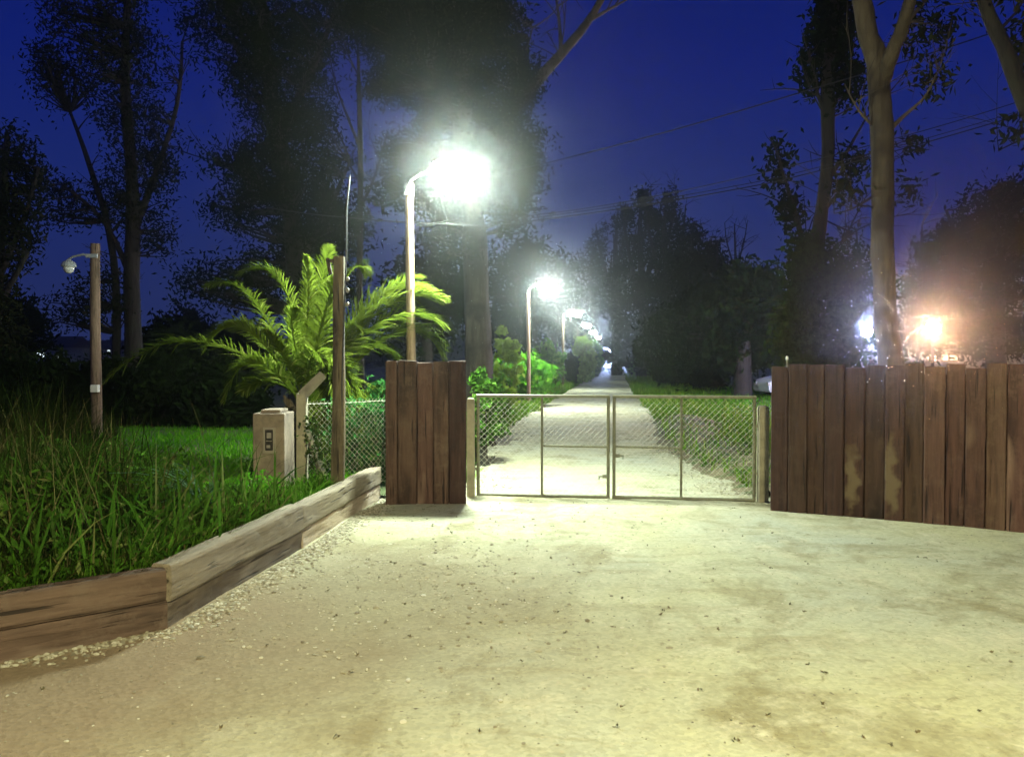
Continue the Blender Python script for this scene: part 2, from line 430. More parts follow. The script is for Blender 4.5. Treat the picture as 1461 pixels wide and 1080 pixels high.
    bump(nt, bs, noi(nt, co, 10, 7, 0.7, 0.2, 0.8), 0.7, 0.05)
    M['soil'] = m
    m, nt, bs, out = newmat('stones')
    g = N(nt, 'ShaderNodeNewGeometry')
    rr = N(nt, 'ShaderNodeValToRGB')
    rr.color_ramp.elements[0].color = (0.16, 0.135, 0.09, 1); rr.color_ramp.elements[1].color = (0.48, 0.455, 0.36, 1)
    q = rr.color_ramp.elements.new(0.5); q.color = (0.29, 0.26, 0.18, 1)
    nt.links.new(g.outputs['Random Per Island'], rr.inputs[0])
    nt.links.new(rr.outputs[0], bs.inputs['Base Color']); bs.inputs['Roughness'].default_value = 0.9
    M['stones'] = m
    m, nt, bs, out = newmat('litter')
    g = N(nt, 'ShaderNodeNewGeometry')
    rr = N(nt, 'ShaderNodeValToRGB')
    rr.color_ramp.elements[0].color = (0.035, 0.04, 0.015, 1); rr.color_ramp.elements[1].color = (0.14, 0.10, 0.05, 1)
    nt.links.new(g.outputs['Random Per Island'], rr.inputs[0])
    nt.links.new(rr.outputs[0], bs.inputs['Base Color']); bs.inputs['Roughness'].default_value = 0.9
    M['litter'] = m
groundmats()

# ------------------------------------------------------------------ ground, forecourt, track, bank
def smooth(t): t = np.clip(t, 0, 1); return t * t * (3 - 2 * t)

def grid_mesh(name, xs_of_v, vs, nu, zf, mat, kind='structure'):
    """rows along vs; each row spans xs_of_v(v) -> (x0, x1)"""
    V = []
    for v in vs:
        x0, x1 = xs_of_v(v)
        for u in np.linspace(0, 1, nu):
            x = x0 + (x1 - x0) * u
            V.append((x, v, zf(x, v, u)))
    n = len(vs); F = []
    for i in range(n - 1):
        for j in range(nu - 1):
            F.append((i*nu+j, i*nu+j+1, (i+1)*nu+j+1, (i+1)*nu+j))
    o = link(name, V, F, mat, None, (0, 0, 0), True)
    return props(o, kind=kind)

def nz(x, y, s, seed=0): return mnoise.noise(Vector((x * s + seed, y * s - seed * 1.7, seed * 0.31)))

# terrain far beyond, ending in low hills
gx = np.concatenate([np.linspace(-250, -30, 16), np.linspace(-25, 25, 26), np.linspace(30, 250, 16)])
gy = np.concatenate([np.linspace(-40, 40, 41), np.linspace(46, 390, 30)])
V = [(x, y, -0.012 + 0.0) for y in gy for x in gx]
F = [(i*len(gx)+j, i*len(gx)+j+1, (i+1)*len(gx)+j+1, (i+1)*len(gx)+j) for i in range(len(gy)-1) for j in range(len(gx)-1)]
props(link('ground', V, F, M['earth'], None, (0, 0, 0), True), kind='structure')

# gravel: forecourt opening out in front of the gate, then the straight track
EDGE = [(-6.2, 1.24), (-2.67, 4.27), (-2.03, 4.82), (-1.75, 6.86), (-1.50, 9.36)]     # face line of the timber edging
def edge_x(y):
    ys = [p[1] for p in EDGE]; xs = [p[0] for p in EDGE]
    return float(np.interp(y, ys, xs))
def gravel_span(y):
    c = y * TAN
    j = 0.22 * nz(0, y, 0.9, 3) + 0.10 * nz(0, y, 3.1, 5)
    k = 0.22 * nz(9, y, 0.8, 7) + 0.10 * nz(9, y, 2.9, 11)
    if y < 9.0:
        return edge_x(y) - 0.12, 12.0
    t = smooth((y - 9.0) / 1.2); t2 = smooth((y - 9.5) / 16)
    left = (1 - t) * (-0.9) + t * (c + float(np.interp(y, (10, 12, 17, 40, 80, 210), (-1.9, -2.3, -2.6, -2.55, -2.3, -2.1))) + j)
    right = (1 - t) * 3.1 + t * (c + float(np.interp(y, (10, 14, 24, 36, 80, 210), (1.55, 1.02, 0.98, 0.78, 0.75, 0.7))) + k)
    return left, right
vs = np.concatenate([np.linspace(-14, 0, 8), np.linspace(0.4, 9.0, 60), np.linspace(9.1, 14, 40), np.linspace(14.3, 40, 70), np.linspace(41, 210, 60)])
def gz(x, y, u):
    return 0.004 + 0.014 * max(-0.3, nz(x, y, 0.8, 2)) + 0.006 * nz(x, y, 2.3, 9) + 0.006 - (0.010 if (u < 0.01 or u > 0.99) and y > 9 else 0)
grid_mesh('gravel_track', gravel_span, vs, 60, gz, M['gravel'])

# bare soil verge on the right, inside the gate: a low bank
def soil_span(y):
    l, r = gravel_span(y); return r - 0.25, r + 1.5 + 0.25 * nz(3, y, 0.5, 4)
def soil_z(x, y, u): return 0.0 + 0.22 * math.sin(math.pi * min(u, 1)) ** 1.3 * (0.75 + 0.5 * nz(x, y, 1.1, 8)) + 0.03 * nz(x, y, 3, 2) * math.sin(math.pi * u) - 0.003
grid_mesh('soil_verge', soil_span, np.linspace(9.6, 21, 60), 22, soil_z, M['soil'])

# raised bank behind the timber edging
def bank_span(y):
    if y < 9.36: return -75.0, edge_x(y) - 0.14
    return -75.0, -1.68 - 0.05 * (y - 9.36)
def bank_z(x, y, u):
    h = 0.27 * (1 - smooth((y - 14.0) / 6.0))
    if y > 9.36: h *= smooth((bank_span(y)[1] - x) / 0.9)
    return 0.012 + h + 0.03 * nz(x, y, 0.7, 6) * (0 < u < 0.999)
def bank_rows():
    vs = np.concatenate([np.linspace(1.24, 21, 74)])
    V = []; nu = 50
    for v in vs:
        x0, x1 = bank_span(v)
        for u in 1 - (1 - np.linspace(0, 1, nu)) ** 2.6:
            x = x0 + (x1 - x0) * u
            V.append((x, v, bank_z(x, v, u)))
    n = len(vs)
    F = [(i*nu+j, i*nu+j+1, (i+1)*nu+j+1, (i+1)*nu+j) for i in range(n-1) for j in range(nu-1)]
    props(link('grass_bank', V, F, M['earth'], None, (0, 0, 0), True), kind='structure')
bank_rows()

# low far hills closing the horizon
def hills():
    V = []; F = []; n = 120
    for i in range(n):
        a = math.radians(-62 + 124 * i / (n - 1))
        h = 7 + 5 * mnoise.noise(Vector((i * 0.09, 3.1, 0))) + 2 * mnoise.noise(Vector((i * 0.4, 1.1, 0)))
        for r, z in ((300, -0.5), (330, max(2, h)), (360, max(2, h) * 0.9), (372, -0.5)):
            V.append((min(248, max(-248, r * math.sin(a))), r * math.cos(a) if abs(a) < 1.2 else r * math.cos(a), z))
    for i in range(n - 1):
        for j in range(3):
            F.append((i*4+j, (i+1)*4+j, (i+1)*4+j+1, i*4+j+1))
    props(link('hills', V, F, M['earth'], None, (0, 0, 0), True), kind='structure')
hills()

# ------------------------------------------------------------------ timber edging
def sleeper_mesh(L, T, H, seed, cuts=14, gouge=0.0, mat='sleeper_flat'):
    """a worn sleeper lying along x, from 0 to L; y 0..T back; z 0..H"""
    r = np.random.default_rng(seed)
    bm = bmesh.new()
    prof = [(0.0, 0.02), (0.012, 0.0), (T - 0.012, 0.0), (T, 0.012), (T, H - 0.015), (T - 0.015, H), (0.022, H), (0.006, H - 0.010), (0.0, H - 0.03), (0.0, H * 0.5)]
    rows = []
    for i in range(cuts + 1):
        x = L * i / cuts
        dz = 0.010 * mnoise.noise(Vector((x * 1.4, seed, 0))); dy = 0.007 * mnoise.noise(Vector((x * 1.9, seed, 4)))
        g = gouge * max(0, mnoise.noise(Vector((x * 2.2, seed, 9))))
        rows.append([bm.verts.new((x, y + (dy if y < T / 2 else 0) + (g if (y < 0.01 and z < H * 0.6) else 0) + r.uniform(-0.003, 0.003),
                                   z + (dz if z > H / 2 else -0.3 * dz) + r.uniform(-0.002, 0.002))) for y, z in prof])
    n = len(prof)
    for i in range(cuts):
        for j in range(n):
            k = (j + 1) % n
            bm.faces.new((rows[i][j], rows[i][k], rows[i+1][k], rows[i+1][j]))
    bm.faces.new(rows[0]); bm.faces.new(rows[-1][::-1])
    bmesh.ops.recalc_face_normals(bm, faces=bm.faces)
    me = bpy.data.meshes.new('sleeper'); bm.to_mesh(me); bm.free()
    me.materials.append(M[mat])
    return me

def edging(p0, p1, hs, label, mat='sleeper_flat'):
    p0 = np.array(p0); p1 = np.array(p1)
    L = float(np.linalg.norm(p1 - p0)); a = math.atan2(p1[1] - p0[1], p1[0] - p0[0])
    t = empty('timber_edging', (p0[0], p0[1], 0), label, 'timber edging', 'stacked sleepers edging the grass bank')
    t.rotation_euler.z = a
    for i, (z, h, dy, d0) in enumerate(hs):
        o = bpy.data.objects.new('sleeper', sleeper_mesh(L - 0.012 - d0, 0.13, h, int(p0[1] * 100) + i * 7, 16, 0.02 if i == 0 else 0.0, mat))
        COL.objects.link(o); o.parent = t; o.location = (0.004 + d0 * 0.5, dy, z)
    return t
edging((-6.2, 1.24), EDGE[2], ((-0.05, 0.225, 0.004, 0.0), (0.178, 0.185, -0.012, 0.02)), 'long warm lit reddish sleepers, the edging nearest to the viewer', 'sleeper_warmlit')
edging(EDGE[2], EDGE[3], ((-0.04, 0.195, 0.010, 0.0), (0.158, 0.225, -0.006, 0.03)), 'middle length of stacked brown sleepers with a broken lower board')
edging(EDGE[3], EDGE[4], ((-0.03, 0.195, 0.006, 0.0), (0.168, 0.205, -0.004, 0.0)), 'brightly lit pale stacked sleepers, the length ending beside the plank pillar', 'sleeper_lamplit')

# ------------------------------------------------------------------ upright planks
def plank_mesh(w, t, h, seed, worn=0.012, mat='sleeper_up'):
    r = np.random.default_rng(seed)
    bm = bmesh.new()
    prof = [(-w/2+.008, -t/2), (w/2-.008, -t/2), (w/2, -t/2+.010), (w/2, t/2-.01), (w/2-.01, t/2), (-w/2+.01, t/2), (-w/2, t/2-.01), (-w/2, -t/2+.010)]
    rows = []; cuts = 12
    for i in range(cuts + 1):
        z = h * i / cuts
        dx = [worn * 0.5 * mnoise.noise(Vector((z * 2.2, seed * 1.3, s))) for s in (0, 5)]
        row = []
        for x, y in prof:
            zz = z
            if i == cuts: zz += r.uniform(-0.010, 0.004) + 0.018 * mnoise.noise(Vector((x * 14, seed, 2)))
            row.append(bm.verts.new((x + (dx[0] if x < 0 else dx[1]) + r.uniform(-.001, .001), y + r.uniform(-.0015, .0015), zz)))
        rows.append(row)
    n = len(prof)
    for i in range(cuts):
        for j in range(n):
            k = (j + 1) % n
            bm.faces.new((rows[i][j], rows[i][k], rows[i+1][k], rows[i+1][j]))
    bm.faces.new(rows[0]); bm.faces.new(rows[-1][::-1])
    bmesh.ops.recalc_face_normals(bm, faces=bm.faces)
    me = bpy.data.meshes.new('plank'); bm.to_mesh(me); bm.free()
    me.materials.append(M[mat])
    return me

def put(name, me, parent, loc, rz=0.0, rx=0.0, ry=0.0):
    o = bpy.data.objects.new(name, me); COL.objects.link(o)
    o.parent = parent; o.location = loc; o.rotation_euler = (rx, ry, rz)
    return o

# left pillar
pl = at(550, 722, 8.95); pr = at(665, 722, 8.90)
t = empty('plank_pillar', (pl[0], pl[1], 0), 'dark brown pillar of upright planks left of the gate', 'pillar')
cuts = [550, 567.5, 594.5, 618, 640, 665]
for i in range(5):
    x0 = (cuts[i] - 550) / 115 * (pr[0] - pl[0]); x1 = (cuts[i+1] - 550) / 115 * (pr[0] - pl[0])
    h = 1.575 + (0.0, 0.004, -0.012, -0.006, 0.008)[i]
    put('plank', plank_mesh(x1 - x0 - 0.006, 0.085, h + 0.04, 40 + i), t, ((x0 + x1) / 2, 0.045 + 0.01 * ((i * 7) % 3 - 1), -0.04), 0.012 * ((i * 5) % 3 - 1))
for i in range(4):
    put('plank', plank_mesh(0.205, 0.07, 1.56, 60 + i), t, (0.13 + 0.203 * i, 0.145, -0.04), 0)

# right fence
fa = at(1100, 731, 8.59); fb = at(1461, 762, 7.49)
fd = (fb - fa)[:2]; FL = np.linalg.norm(fd); fang = math.atan2(fd[1], fd[0])
t = empty('plank_fence', (fa[0], fa[1], 0), 'brown fence of upright sleeper planks right of the gate', 'fence')
t.rotation_euler.z = fang
bx = [1100, 1125, 1152, 1177, 1205, 1234, 1263, 1291, 1319, 1350, 1378, 1408, 1438, 1469]
def fence_s(px):      # distance along the fence line seen at pixel column px
    u = (px - CX) / FPX
    d = fd / FL
    return (u * fa[1] - fa[0]) / (d[0] - u * d[1])
ss = [fence_s(p) for p in bx]
while len(ss) < 24: ss.append(ss[-1] + 0.185 + random.uniform(-0.015, 0.02))
for i in range(len(ss) - 1):
    h = 1.54 + random.uniform(-0.026, 0.02)
    put('plank', plank_mesh(ss[i+1] - ss[i] - 0.006, 0.085, h + 0.05, 80 + i, 0.007, 'sleeper_worn' if i in (4, 6) else 'sleeper_up'), t, ((ss[i] + ss[i+1]) / 2, 0.045 + random.uniform(-0.008, 0.010), -0.05),
        random.uniform(-0.02, 0.02), 0, random.uniform(-0.002, 0.002))
mb = MB()
for z in (0.45, 1.2): mb.box((ss[-1] / 2, 0.165, z), (ss[-1], 0.07, 0.09))
build(mb, 'rail', M['post_wood'], t)
mb = MB(); mb.box((ss[-1] / 2, 0.112, 0.70), (ss[-1] - 0.02, 0.02, 1.5)); build(mb, 'backing_board', M['sleeper_up'], t)
# small white cap standing behind the fence top
q = at(1123, 520, 8.9)
t = empty('marker_stake', (q[0], q[1], 0), 'thin white stake tip poking above the plank fence', 'stake')
mb = MB(); mb.tube([(0, 0, 0), (0, 0, 1.59)], 0.010, 8); build(mb, 'shaft', M['galv'], t)
mb = MB(); mb.lathe((0, 0, 1.59), [(0.012, 0), (0.016, 0.012), (0.015, 0.03), (0.007, 0.04)], 10); build(mb, 'cap', M['white_plastic'], t)

# ------------------------------------------------------------------ gate and its concrete posts
def concrete_post(px0, px1, ptop, pbot, Y, label):
    a = at(px0, pbot, Y); b = at(px1, ptop, Y)
    w = b[0] - a[0]; h = b[2]
    mb = MB()
    c = ((a[0] + b[0]) / 2, Y + w / 2, 0)
    mb.lathe((0, 0, -0.03), [(w * 0.70, 0), (w * 0.70, h - 0.01), (w * 0.62, h + 0.02), (w * 0.3, h + 0.032)], 4, rotz(math.pi / 4))
    o = build(mb, 'gate_post', M['concrete'], None, (0, 0, 0))
    o.location = c
    return props(o, label, 'post')
concrete_post(666, 677, 568, 711, 9.42, 'slim pale concrete post between plank pillar and gate')
concrete_post(1083, 1098, 579, 722, 9.05, 'pale square concrete post beside the plank fence')

def link_mesh(mb, w, h, pitch=0.068, r=0.0012, x0=0.0, z0=0.0):
    """two layers of crossing diagonal wires filling w x h in the x-z plane"""
    for s, yo in ((1, 0.0025), (-1, -0.0025)):
        c = -h
        while c < w + h:
            # line x = c + s*z (s=1) or x = c + (h - z)
            pts = []
            for zz in (0, h):
                xx = c + zz if s > 0 else c + (h - zz)
                pts.append([xx, zz])
            (xa, za), (xb, zb) = pts
            if xb < xa: xa, za, xb, zb = xb, zb, xa, za
            if xb > 0 and xa < w:
                sl = (zb - za) / (xb - xa)
                if xa < 0: za += sl * (0 - xa); xa = 0
                if xb > w: zb += sl * (w - xb); xb = w
                if xb - xa > 0.01:
                    mb.tube([(x0 + xa, yo, z0 + za), (x0 + xb, yo, z0 + zb)], r, 4, False)
            c += pitch

def gate_leaf(pa, pb, vpx, mid, label, latch_side, hinge_side):
    """pa, pb: ground points (x, y) of the leaf's two ends; vpx: fractions of the uprights"""
    pa = np.array(pa); pb = np.array(pb)
    L = float(np.linalg.norm(pb - pa)); a = math.atan2(*(pb - pa)[::-1])
    t = empty('gate_leaf', (pa[0], pa[1], 0.0), label, 'gate', 'two leaves of the wire gate')
    t.rotation_euler.z = a
    z0, z1 = 0.035, 1.155
    r = 0.019
    def rounded(p, q): 
        mb = MB(); mb.tube([p, q], r, 10); return mb
    build(rounded((r, 0, z0), (r, 0, z1)), 'stile', M['galv'], t, smooth=False)
    build(rounded((L - r, 0, z0), (L - r, 0, z1)), 'stile', M['galv'], t)
    build(rounded((0.0, 0, z1 + r * 0.9), (L, 0, z1 + r * 0.9)), 'top_rail', M['galv'], t)
    build(rounded((0.0, 0, z0 - r * 0.6), (L, 0, z0 - r * 0.6)), 'bottom_rail', M['galv'], t)
    mb = MB(); mb.tube([(L * vpx, 0, z0), (L * vpx, 0, z1)], 0.014, 8); build(mb, 'upright', M['galv'], t)
    xa, xb = mid
    mb = MB(); mb.tube([(L * xa, 0, 0.60), (L * xb, 0, 0.595)], 0.013, 8); build(mb, 'middle_rail', M['galv'], t)
    mb = MB(); link_mesh(mb, L - 0.07, z1 - z0 - 0.01, x0=0.035, z0=z0 + 0.005)
    build(mb, 'wire_mesh', M['wire'], t)
    for z in (0.32, 0.85):
        mb = MB(); hx = -0.03 if hinge_side < 0 else L + 0.03
        mb.tube([(hx, 0, z - 0.045), (hx, 0, z + 0.045)], 0.015, 8)
        mb.box((hx + (0.03 if hinge_side < 0 else -0.03), 0, z), (0.07, 0.012, 0.03))
        build(mb, 'hinge', M['galv'], t)
    lx = 0.03 if latch_side < 0 else L - 0.03
    mb = MB()
    zl = 0.50 if latch_side < 0 else 0.26
    s = 1 if latch_side < 0 else -1
    mb.tube([(lx - s * 0.03, -0.03, zl), (lx + s * 0.10, -0.03, zl)], 0.008, 8); mb.box((lx + s * 0.03, -0.022, zl), (0.05, 0.012, 0.04))
    mb.tube([(lx + s * 0.09, -0.03, zl), (lx + s * 0.09, -0.055, zl - 0.035)], 0.006, 6)
    build(mb, 'latch', M['galv'], t)
    return t
g0 = at(680, 710, 9.52); g1 = at(870, 712, 9.34); g2 = at(873.5, 712, 9.33); g3 = at(1078, 718, 9.12)
gate_leaf(g0[:2], g1[:2], 0.495, (0.495, 0.99), 'left leaf of the galvanised wire gate, next to the plank pillar', 1, -1)
gate_leaf(g2[:2], g3[:2], 0.485, (0.01, 0.485), 'right leaf of the galvanised wire gate, next to the plank fence', -1, 1)

# ------------------------------------------------------------------ left of the gate: column, posts, chain-link fence
c0 = at(361, 700, 8.1); c1 = at(406, 700, 8.1)
cw = c1[0] - c0[0]; top = at(380, 590, 8.1)[2]
t = empty('meter_column', ((c0[0] + c1[0]) / 2, 8.1 + 0.19, 0.2), 'stubby plastered column with a dark meter window in its face', 'column')
def bevel_box(name, d, c, mat, parent, bev=0.012, seg=2):
    bm = bmesh.new(); bmesh.ops.create_cube(bm, size=1)
    bmesh.ops.scale(bm, vec=d, verts=bm.verts); bmesh.ops.translate(bm, vec=c, verts=bm.verts)
    bmesh.ops.bevel(bm, geom=list(bm.edges), offset=bev, segments=seg, affect='EDGES', profile=0.6)
    me = bpy.data.meshes.new(name); bm.to_mesh(me); bm.free(); me.materials.append(mat)
    o = bpy.data.objects.new(name, me); COL.objects.link(o)
    if parent is not None: o.parent = parent
    return o
ch = top - 0.2
bevel_box('shaft', (cw, 0.38, ch), (0, 0, ch / 2), M['plaster'], t, 0.016, 3)
bevel_box('cap', (cw * 0.62, 0.3, 0.035), (0.01, 0.0, ch + 0.018), M['plaster'], t, 0.012, 2)
fr = bevel_box('meter_frame', (0.125, 0.024, 0.26), (0.010, -0.19, ch - 0.265), M['plaster_frame'], t, 0.005, 1)
pn = bevel_box('meter_window', (0.076, 0.012, 0.205), (0.010, -0.203, ch - 0.262), M['panel_dark'], fr, 0.003, 1)
mb = MB(); mb.box((0.012, -0.2105, ch - 0.215), (0.045, 0.006, 0.055)); mb.box((0.005, -0.2105, ch - 0.325), (0.036, 0.006, 0.03)); mb.box((0.01, -0.2105, ch - 0.27), (0.06, 0.005, 0.006))
build(mb, 'meter_dial', M['panel_grey'], pn)

# cranked concrete fence post with brace
w0 = at(422, 698, 8.62); w1 = at(437, 562, 8.62)
pw = w1[0] - w0[0]
t = empty('cranked_post', ((w0[0] + w1[0]) / 2, 8.68, 0.18), 'white concrete fence post with a bent top behind the column', 'post')
hh = w1[2] - 0.18
mb = MB()
mb.lathe((0, 0, 0), [(pw * 0.66, 0), (pw * 0.60, hh)], 4, rotz(math.pi / 4))
build(mb, 'shaft', M['concrete'], t)
mb = MB()
for (p, q) in (((0, 0, hh - 0.02), (0.20, 0.10, hh + 0.20)),):
    mb.tube([p, q], [pw * 0.50, pw * 0.42], 4)
build(mb, 'bent_top', M['concrete'], t)
b0 = at(437, 613, 8.66); b1 = at(470, 700, 8.75)
mb = MB(); mb.tube([b0 - np.array(t.location), b1 - np.array(t.location)], 0.036, 4); build(mb, 'brace', M['concrete'], t)

# chain-link fence from the cranked post to the pillar
f0 = np.array((t.location.x + 0.03, 8.70)); f1 = np.array((at(560, 600, 9.5)[0], 9.5))
L = float(np.linalg.norm(f1 - f0)); a = math.atan2(*(f1 - f0)[::-1])
t = empty('chain_link_fence', (f0[0], f0[1], 0.18), 'short chain link fence panel between wooden post and plank pillar', 'fence')
t.rotation_euler.z = a
mb = MB(); link_mesh(mb, L, 0.95, 0.064, 0.0016); build(mb, 'wire_mesh', M['wire'], t)
mb = MB()
mb.tube([(0, 0, 0.02), (L / 2, 0.0, 0.014), (L, 0, 0.02)], 0.0035, 5)
build(mb, 'strand', M['wire'], t)
mb = MB()
mb.tube([(0, 0, 0.94), (L / 2, 0.0, 0.934), (L, 0, 0.94)], 0.0035, 5)
for k in range(int(L / 0.045)): mb.tube([(k * 0.045, 0, 0.945), (k * 0.045 + 0.012, 0.004, 0.968)], 0.003, 4)
build(mb, 'strand', M['wire'], t)

# tall wooden post
w0 = at(481, 690, 8.25)
t = empty('wooden_post', (w0[0], 8.25, 0.15), 'tall square wooden post in front of the palm, wire running up from it', 'post')
tz = at(484, 366, 8.25)[2] - 0.15
px = at(485, 366, 8.25)[0] - w0[0]
mb = MB()
P = [(px * s + 0.006 * math.sin(5 * s), 0, tz * s) for s in np.linspace(0, 1, 9)]
mb.tube(P, np.linspace(0.076, 0.058, 9), 6, True, 0.05)
build(mb, 'shaft', M['post_wood'], t)
mb = MB()
bz = tz - 0.02
mb.box((px - 0.075, -0.01, bz - 0.03), (0.12, 0.05, 0.035), roty(0.35)); mb.box((px - 0.105, -0.01, bz - 0.09), (0.03, 0.05, 0.14), roty(-0.2))
build(mb, 'bracket', M['post_wood'], t)
mb = MB()
x1 = px + 0.07
mb.tube([(0.06, -0.03, 0.5), (0.062, -0.045, 1.2), (x1 - 0.01, -0.045, tz - 0.3), (x1, -0.03, tz), (at(494, 300, 8.25)[0] - w0[0], 0, at(494, 300, 8.25)[2] - 0.15), (at(499, 250, 8.25)[0] - w0[0], 0, at(499, 250, 8.25)[2] - 0.15)], 0.009, 6)
build(mb, 'conduit', M['cable'], t)
for z in (tz - 0.25, tz - 0.36, tz - 0.5):
    mb = MB(); mb.lathe((px + 0.075, -0.01, z), [(0.012, 0), (0.02, 0.012), (0.02, 0.03), (0.01, 0.042)], 8)
    build(mb, 'insulator', M['panel_grey'], t)

# ------------------------------------------------------------------ street lamps
def dome_lens(mb, cx, cy, cz, rx, ry, dz, n=12):
    """shallow convex lens under the head"""
    V = []; F = []
    rings = [(1.0, 0.0), (0.92, 0.45), (0.65, 0.85), (0.3, 1.0)]
    for s, d in rings:
        for j in range(n):
            a = 2 * math.pi * j / n
            ex = 2 / 3.2
            ca, sa = math.cos(a), math.sin(a)
            V.append((cx + rx * s * math.copysign(abs(ca) ** ex, ca), cy + ry * s * math.copysign(abs(sa) ** ex, sa), cz - dz * d))
    for i in range(3):
        for j in range(n):
            k = (j + 1) % n
            F.append((i*n+j, (i+1)*n+j, (i+1)*n+k, i*n+k))
    F.append(tuple(3*n + j for j in range(n - 1, -1, -1)))
    mb.addv(V, F)

POLE_H, ARM = 3.80, 0.62
def make_lamp():
    t = empty('street_lamp', (0, 0, 0), 'x', 'street lamp', 'street lamps along the track')
    mb = MB()
    zs = np.linspace(-0.1, POLE_H, 12)
    P = [(0.012 * math.sin(z * 1.3), 0.01 * math.cos(z * 1.7), z) for z in zs]
    mb.tube(P, np.linspace(0.068, 0.050, 12), 12, True, 0.035)
    build(mb, 'pole', M['pole_wood'], t, smooth=True)
    mb = MB()
    mb.tube([(-0.05, -0.045, POLE_H - 0.12), (0.02, -0.058, POLE_H + 0.02), (0.15, -0.06, POLE_H + 0.10), (0.36, -0.03, POLE_H + 0.14)], 0.017, 8)
    mb.box((0, -0.052, POLE_H - 0.05), (0.13, 0.02, 0.03)); mb.box((0, -0.052, POLE_H - 0.14), (0.13, 0.02, 0.03))
    build(mb, 'arm', M['metal_grey'], t, smooth=False)
    hx = ARM; hz = POLE_H + 0.13
    R = roty(0.16) @ rotx(-0.27)
    mb = MB()
    # tapered luminaire housing
    mb.lathe((0, 0, 0), [(0.345, -0.012), (0.355, 0.012), (0.29, 0.055), (0.15, 0.085), (0.05, 0.092)], 16)
    V = np.concatenate(mb.v) * np.array((1.0, 0.76, 1.0))
    mb.v = [V @ R.T + np.array((hx, 0, hz))]
    mb.tube([(0.32, -0.03, POLE_H + 0.135), (hx - 0.24, 0, hz + 0.02)], 0.03, 8)
    hd = build(mb, 'lamp_head', M['metal_grey'], t)
    mb = MB(); dome_lens(mb, 0, 0, -0.016, 0.33, 0.25, 0.17, 12)
    mb.v = [np.concatenate(mb.v) @ R.T + np.array((hx, 0, hz))]
    build(mb, 'lens', M['lens'], hd, smooth=True)
    return t
LAMPZ = [10.35, 26.2, 41.2, 56.5, 72, 88, 104, 122, 142]
words = ['nearest lit street lamp, its wooden pole rising behind the plank pillar and palm',
         'second lit street lamp, its pole in front of the bright green bush',
         'third lit street lamp of the row, its whole slim pole visible beside the hedge',
         'fourth lit street lamp of the row, above the pale hedge top',
         'fifth lit street lamp of the row counted from the gate',
         'sixth lit street lamp of the row counted from the gate',
         'seventh lit street lamp of the row counted from the gate',
         'eighth lit street lamp of the row, low over the far track',
         'ninth lit street lamp, the farthest of the row']
lat = [-2.62, -2.87, -2.78, -2.8, -2.8, -2.8, -2.75, -2.7, -2.6]
lamp0 = make_lamp()
far_lens = [q for ch_ in lamp0.children for q in ch_.children if q.name.startswith('lens')][0].data.copy()
far_lens.materials[0] = M['lens_far']
mid_lens = far_lens.copy(); mid_lens.materials[0] = M['lens_mid']
third_lens = far_lens.copy(); third_lens.materials[0] = M['lens_third']
for i, z in enumerate(LAMPZ):
    o = lamp0 if i == 0 else copy_tree(lamp0)
    p = track(lat[i], z)
    o.location = p
    o.rotation_euler.z = -math.atan(TAN) + (0.0, 0.06, -0.05, 0.08, -0.03, 0.05, -0.06, 0.0, 0.0)[i]
    if i > 0: o.rotation_euler.x = (0, 0.012, -0.01, 0.008, 0.01, -0.01, 0, 0, 0)[i]
    o['label'] = words[i]
    if i >= 1:
        for ch_ in o.children:
            for q in ch_.children:
                if q.name.startswith('lens'):
                    q.data = far_lens if i > 2 else (mid_lens if i == 1 else third_lens)
# a lamp of the same row over the forecourt behind the viewer (only its light reaches the picture)
o = copy_tree(lamp0)
o.location = (1.7, -1.3, 0.0)
o.rotation_euler.z = math.pi + 0.2
o['label'] = 'street lamp over the forecourt, the one outside the gate'
for ch_ in o.children:
    for q in ch_.children:
        if q.name.startswith('lens'):
            q.data = q.data.copy(); q.data.materials[0] = M['lens_warm']

# blue-white light at the far end of the track
q = at(873, 505, 170)
def small_lamp(name, p, h, mat, label, r, group=None, headr=None):
    t = empty(name, (p[0], p[1], 0), label, 'lamp post', group)
    mb = MB(); mb.tube([(0, 0, -0.1), (0, 0, h - r * 1.02)], [0.05, 0.04], 8); build(mb, 'pole', M['cable'], t)
    mb = MB(); mb.lathe((0, 0, h), [(r * 0.42, r * 0.80), (r * 0.40, r * 1.05), (r * 0.2, r * 1.2), (r * 0.1, r * 1.25)], 12)
    hd = build(mb, 'lamp_head', M['metal_grey'], t)
    mb = MB(); mb.lathe((0, 0, h - r * 0.04), [(r * 0.25, -r * 1.05), (r * 0.75, -r * 0.75), (r, -r * 0.1), (r * 0.8, r * 0.5), (r * 0.4, r * 0.82)], 12)
    build(mb, 'lens', mat, hd, smooth=True)
    return t
small_lamp('lamp_post', q, q[2] + 0.3, M['lens_blue'], 'small blue white lamp shining at the far end of the track', 0.9)
q = at(1237, 478, 26)
small_lamp('lamp_post', q, q[2] + 0.12, M['lens_blue'], 'cold blue white lamp beyond the plank fence, left of the pale trunk', 0.155)
q = at(1331, 476, 22)
small_lamp('lamp_post', q, q[2] + 0.17, M['lens_orange'], 'glaring orange lamp beyond the plank fence', 0.17)

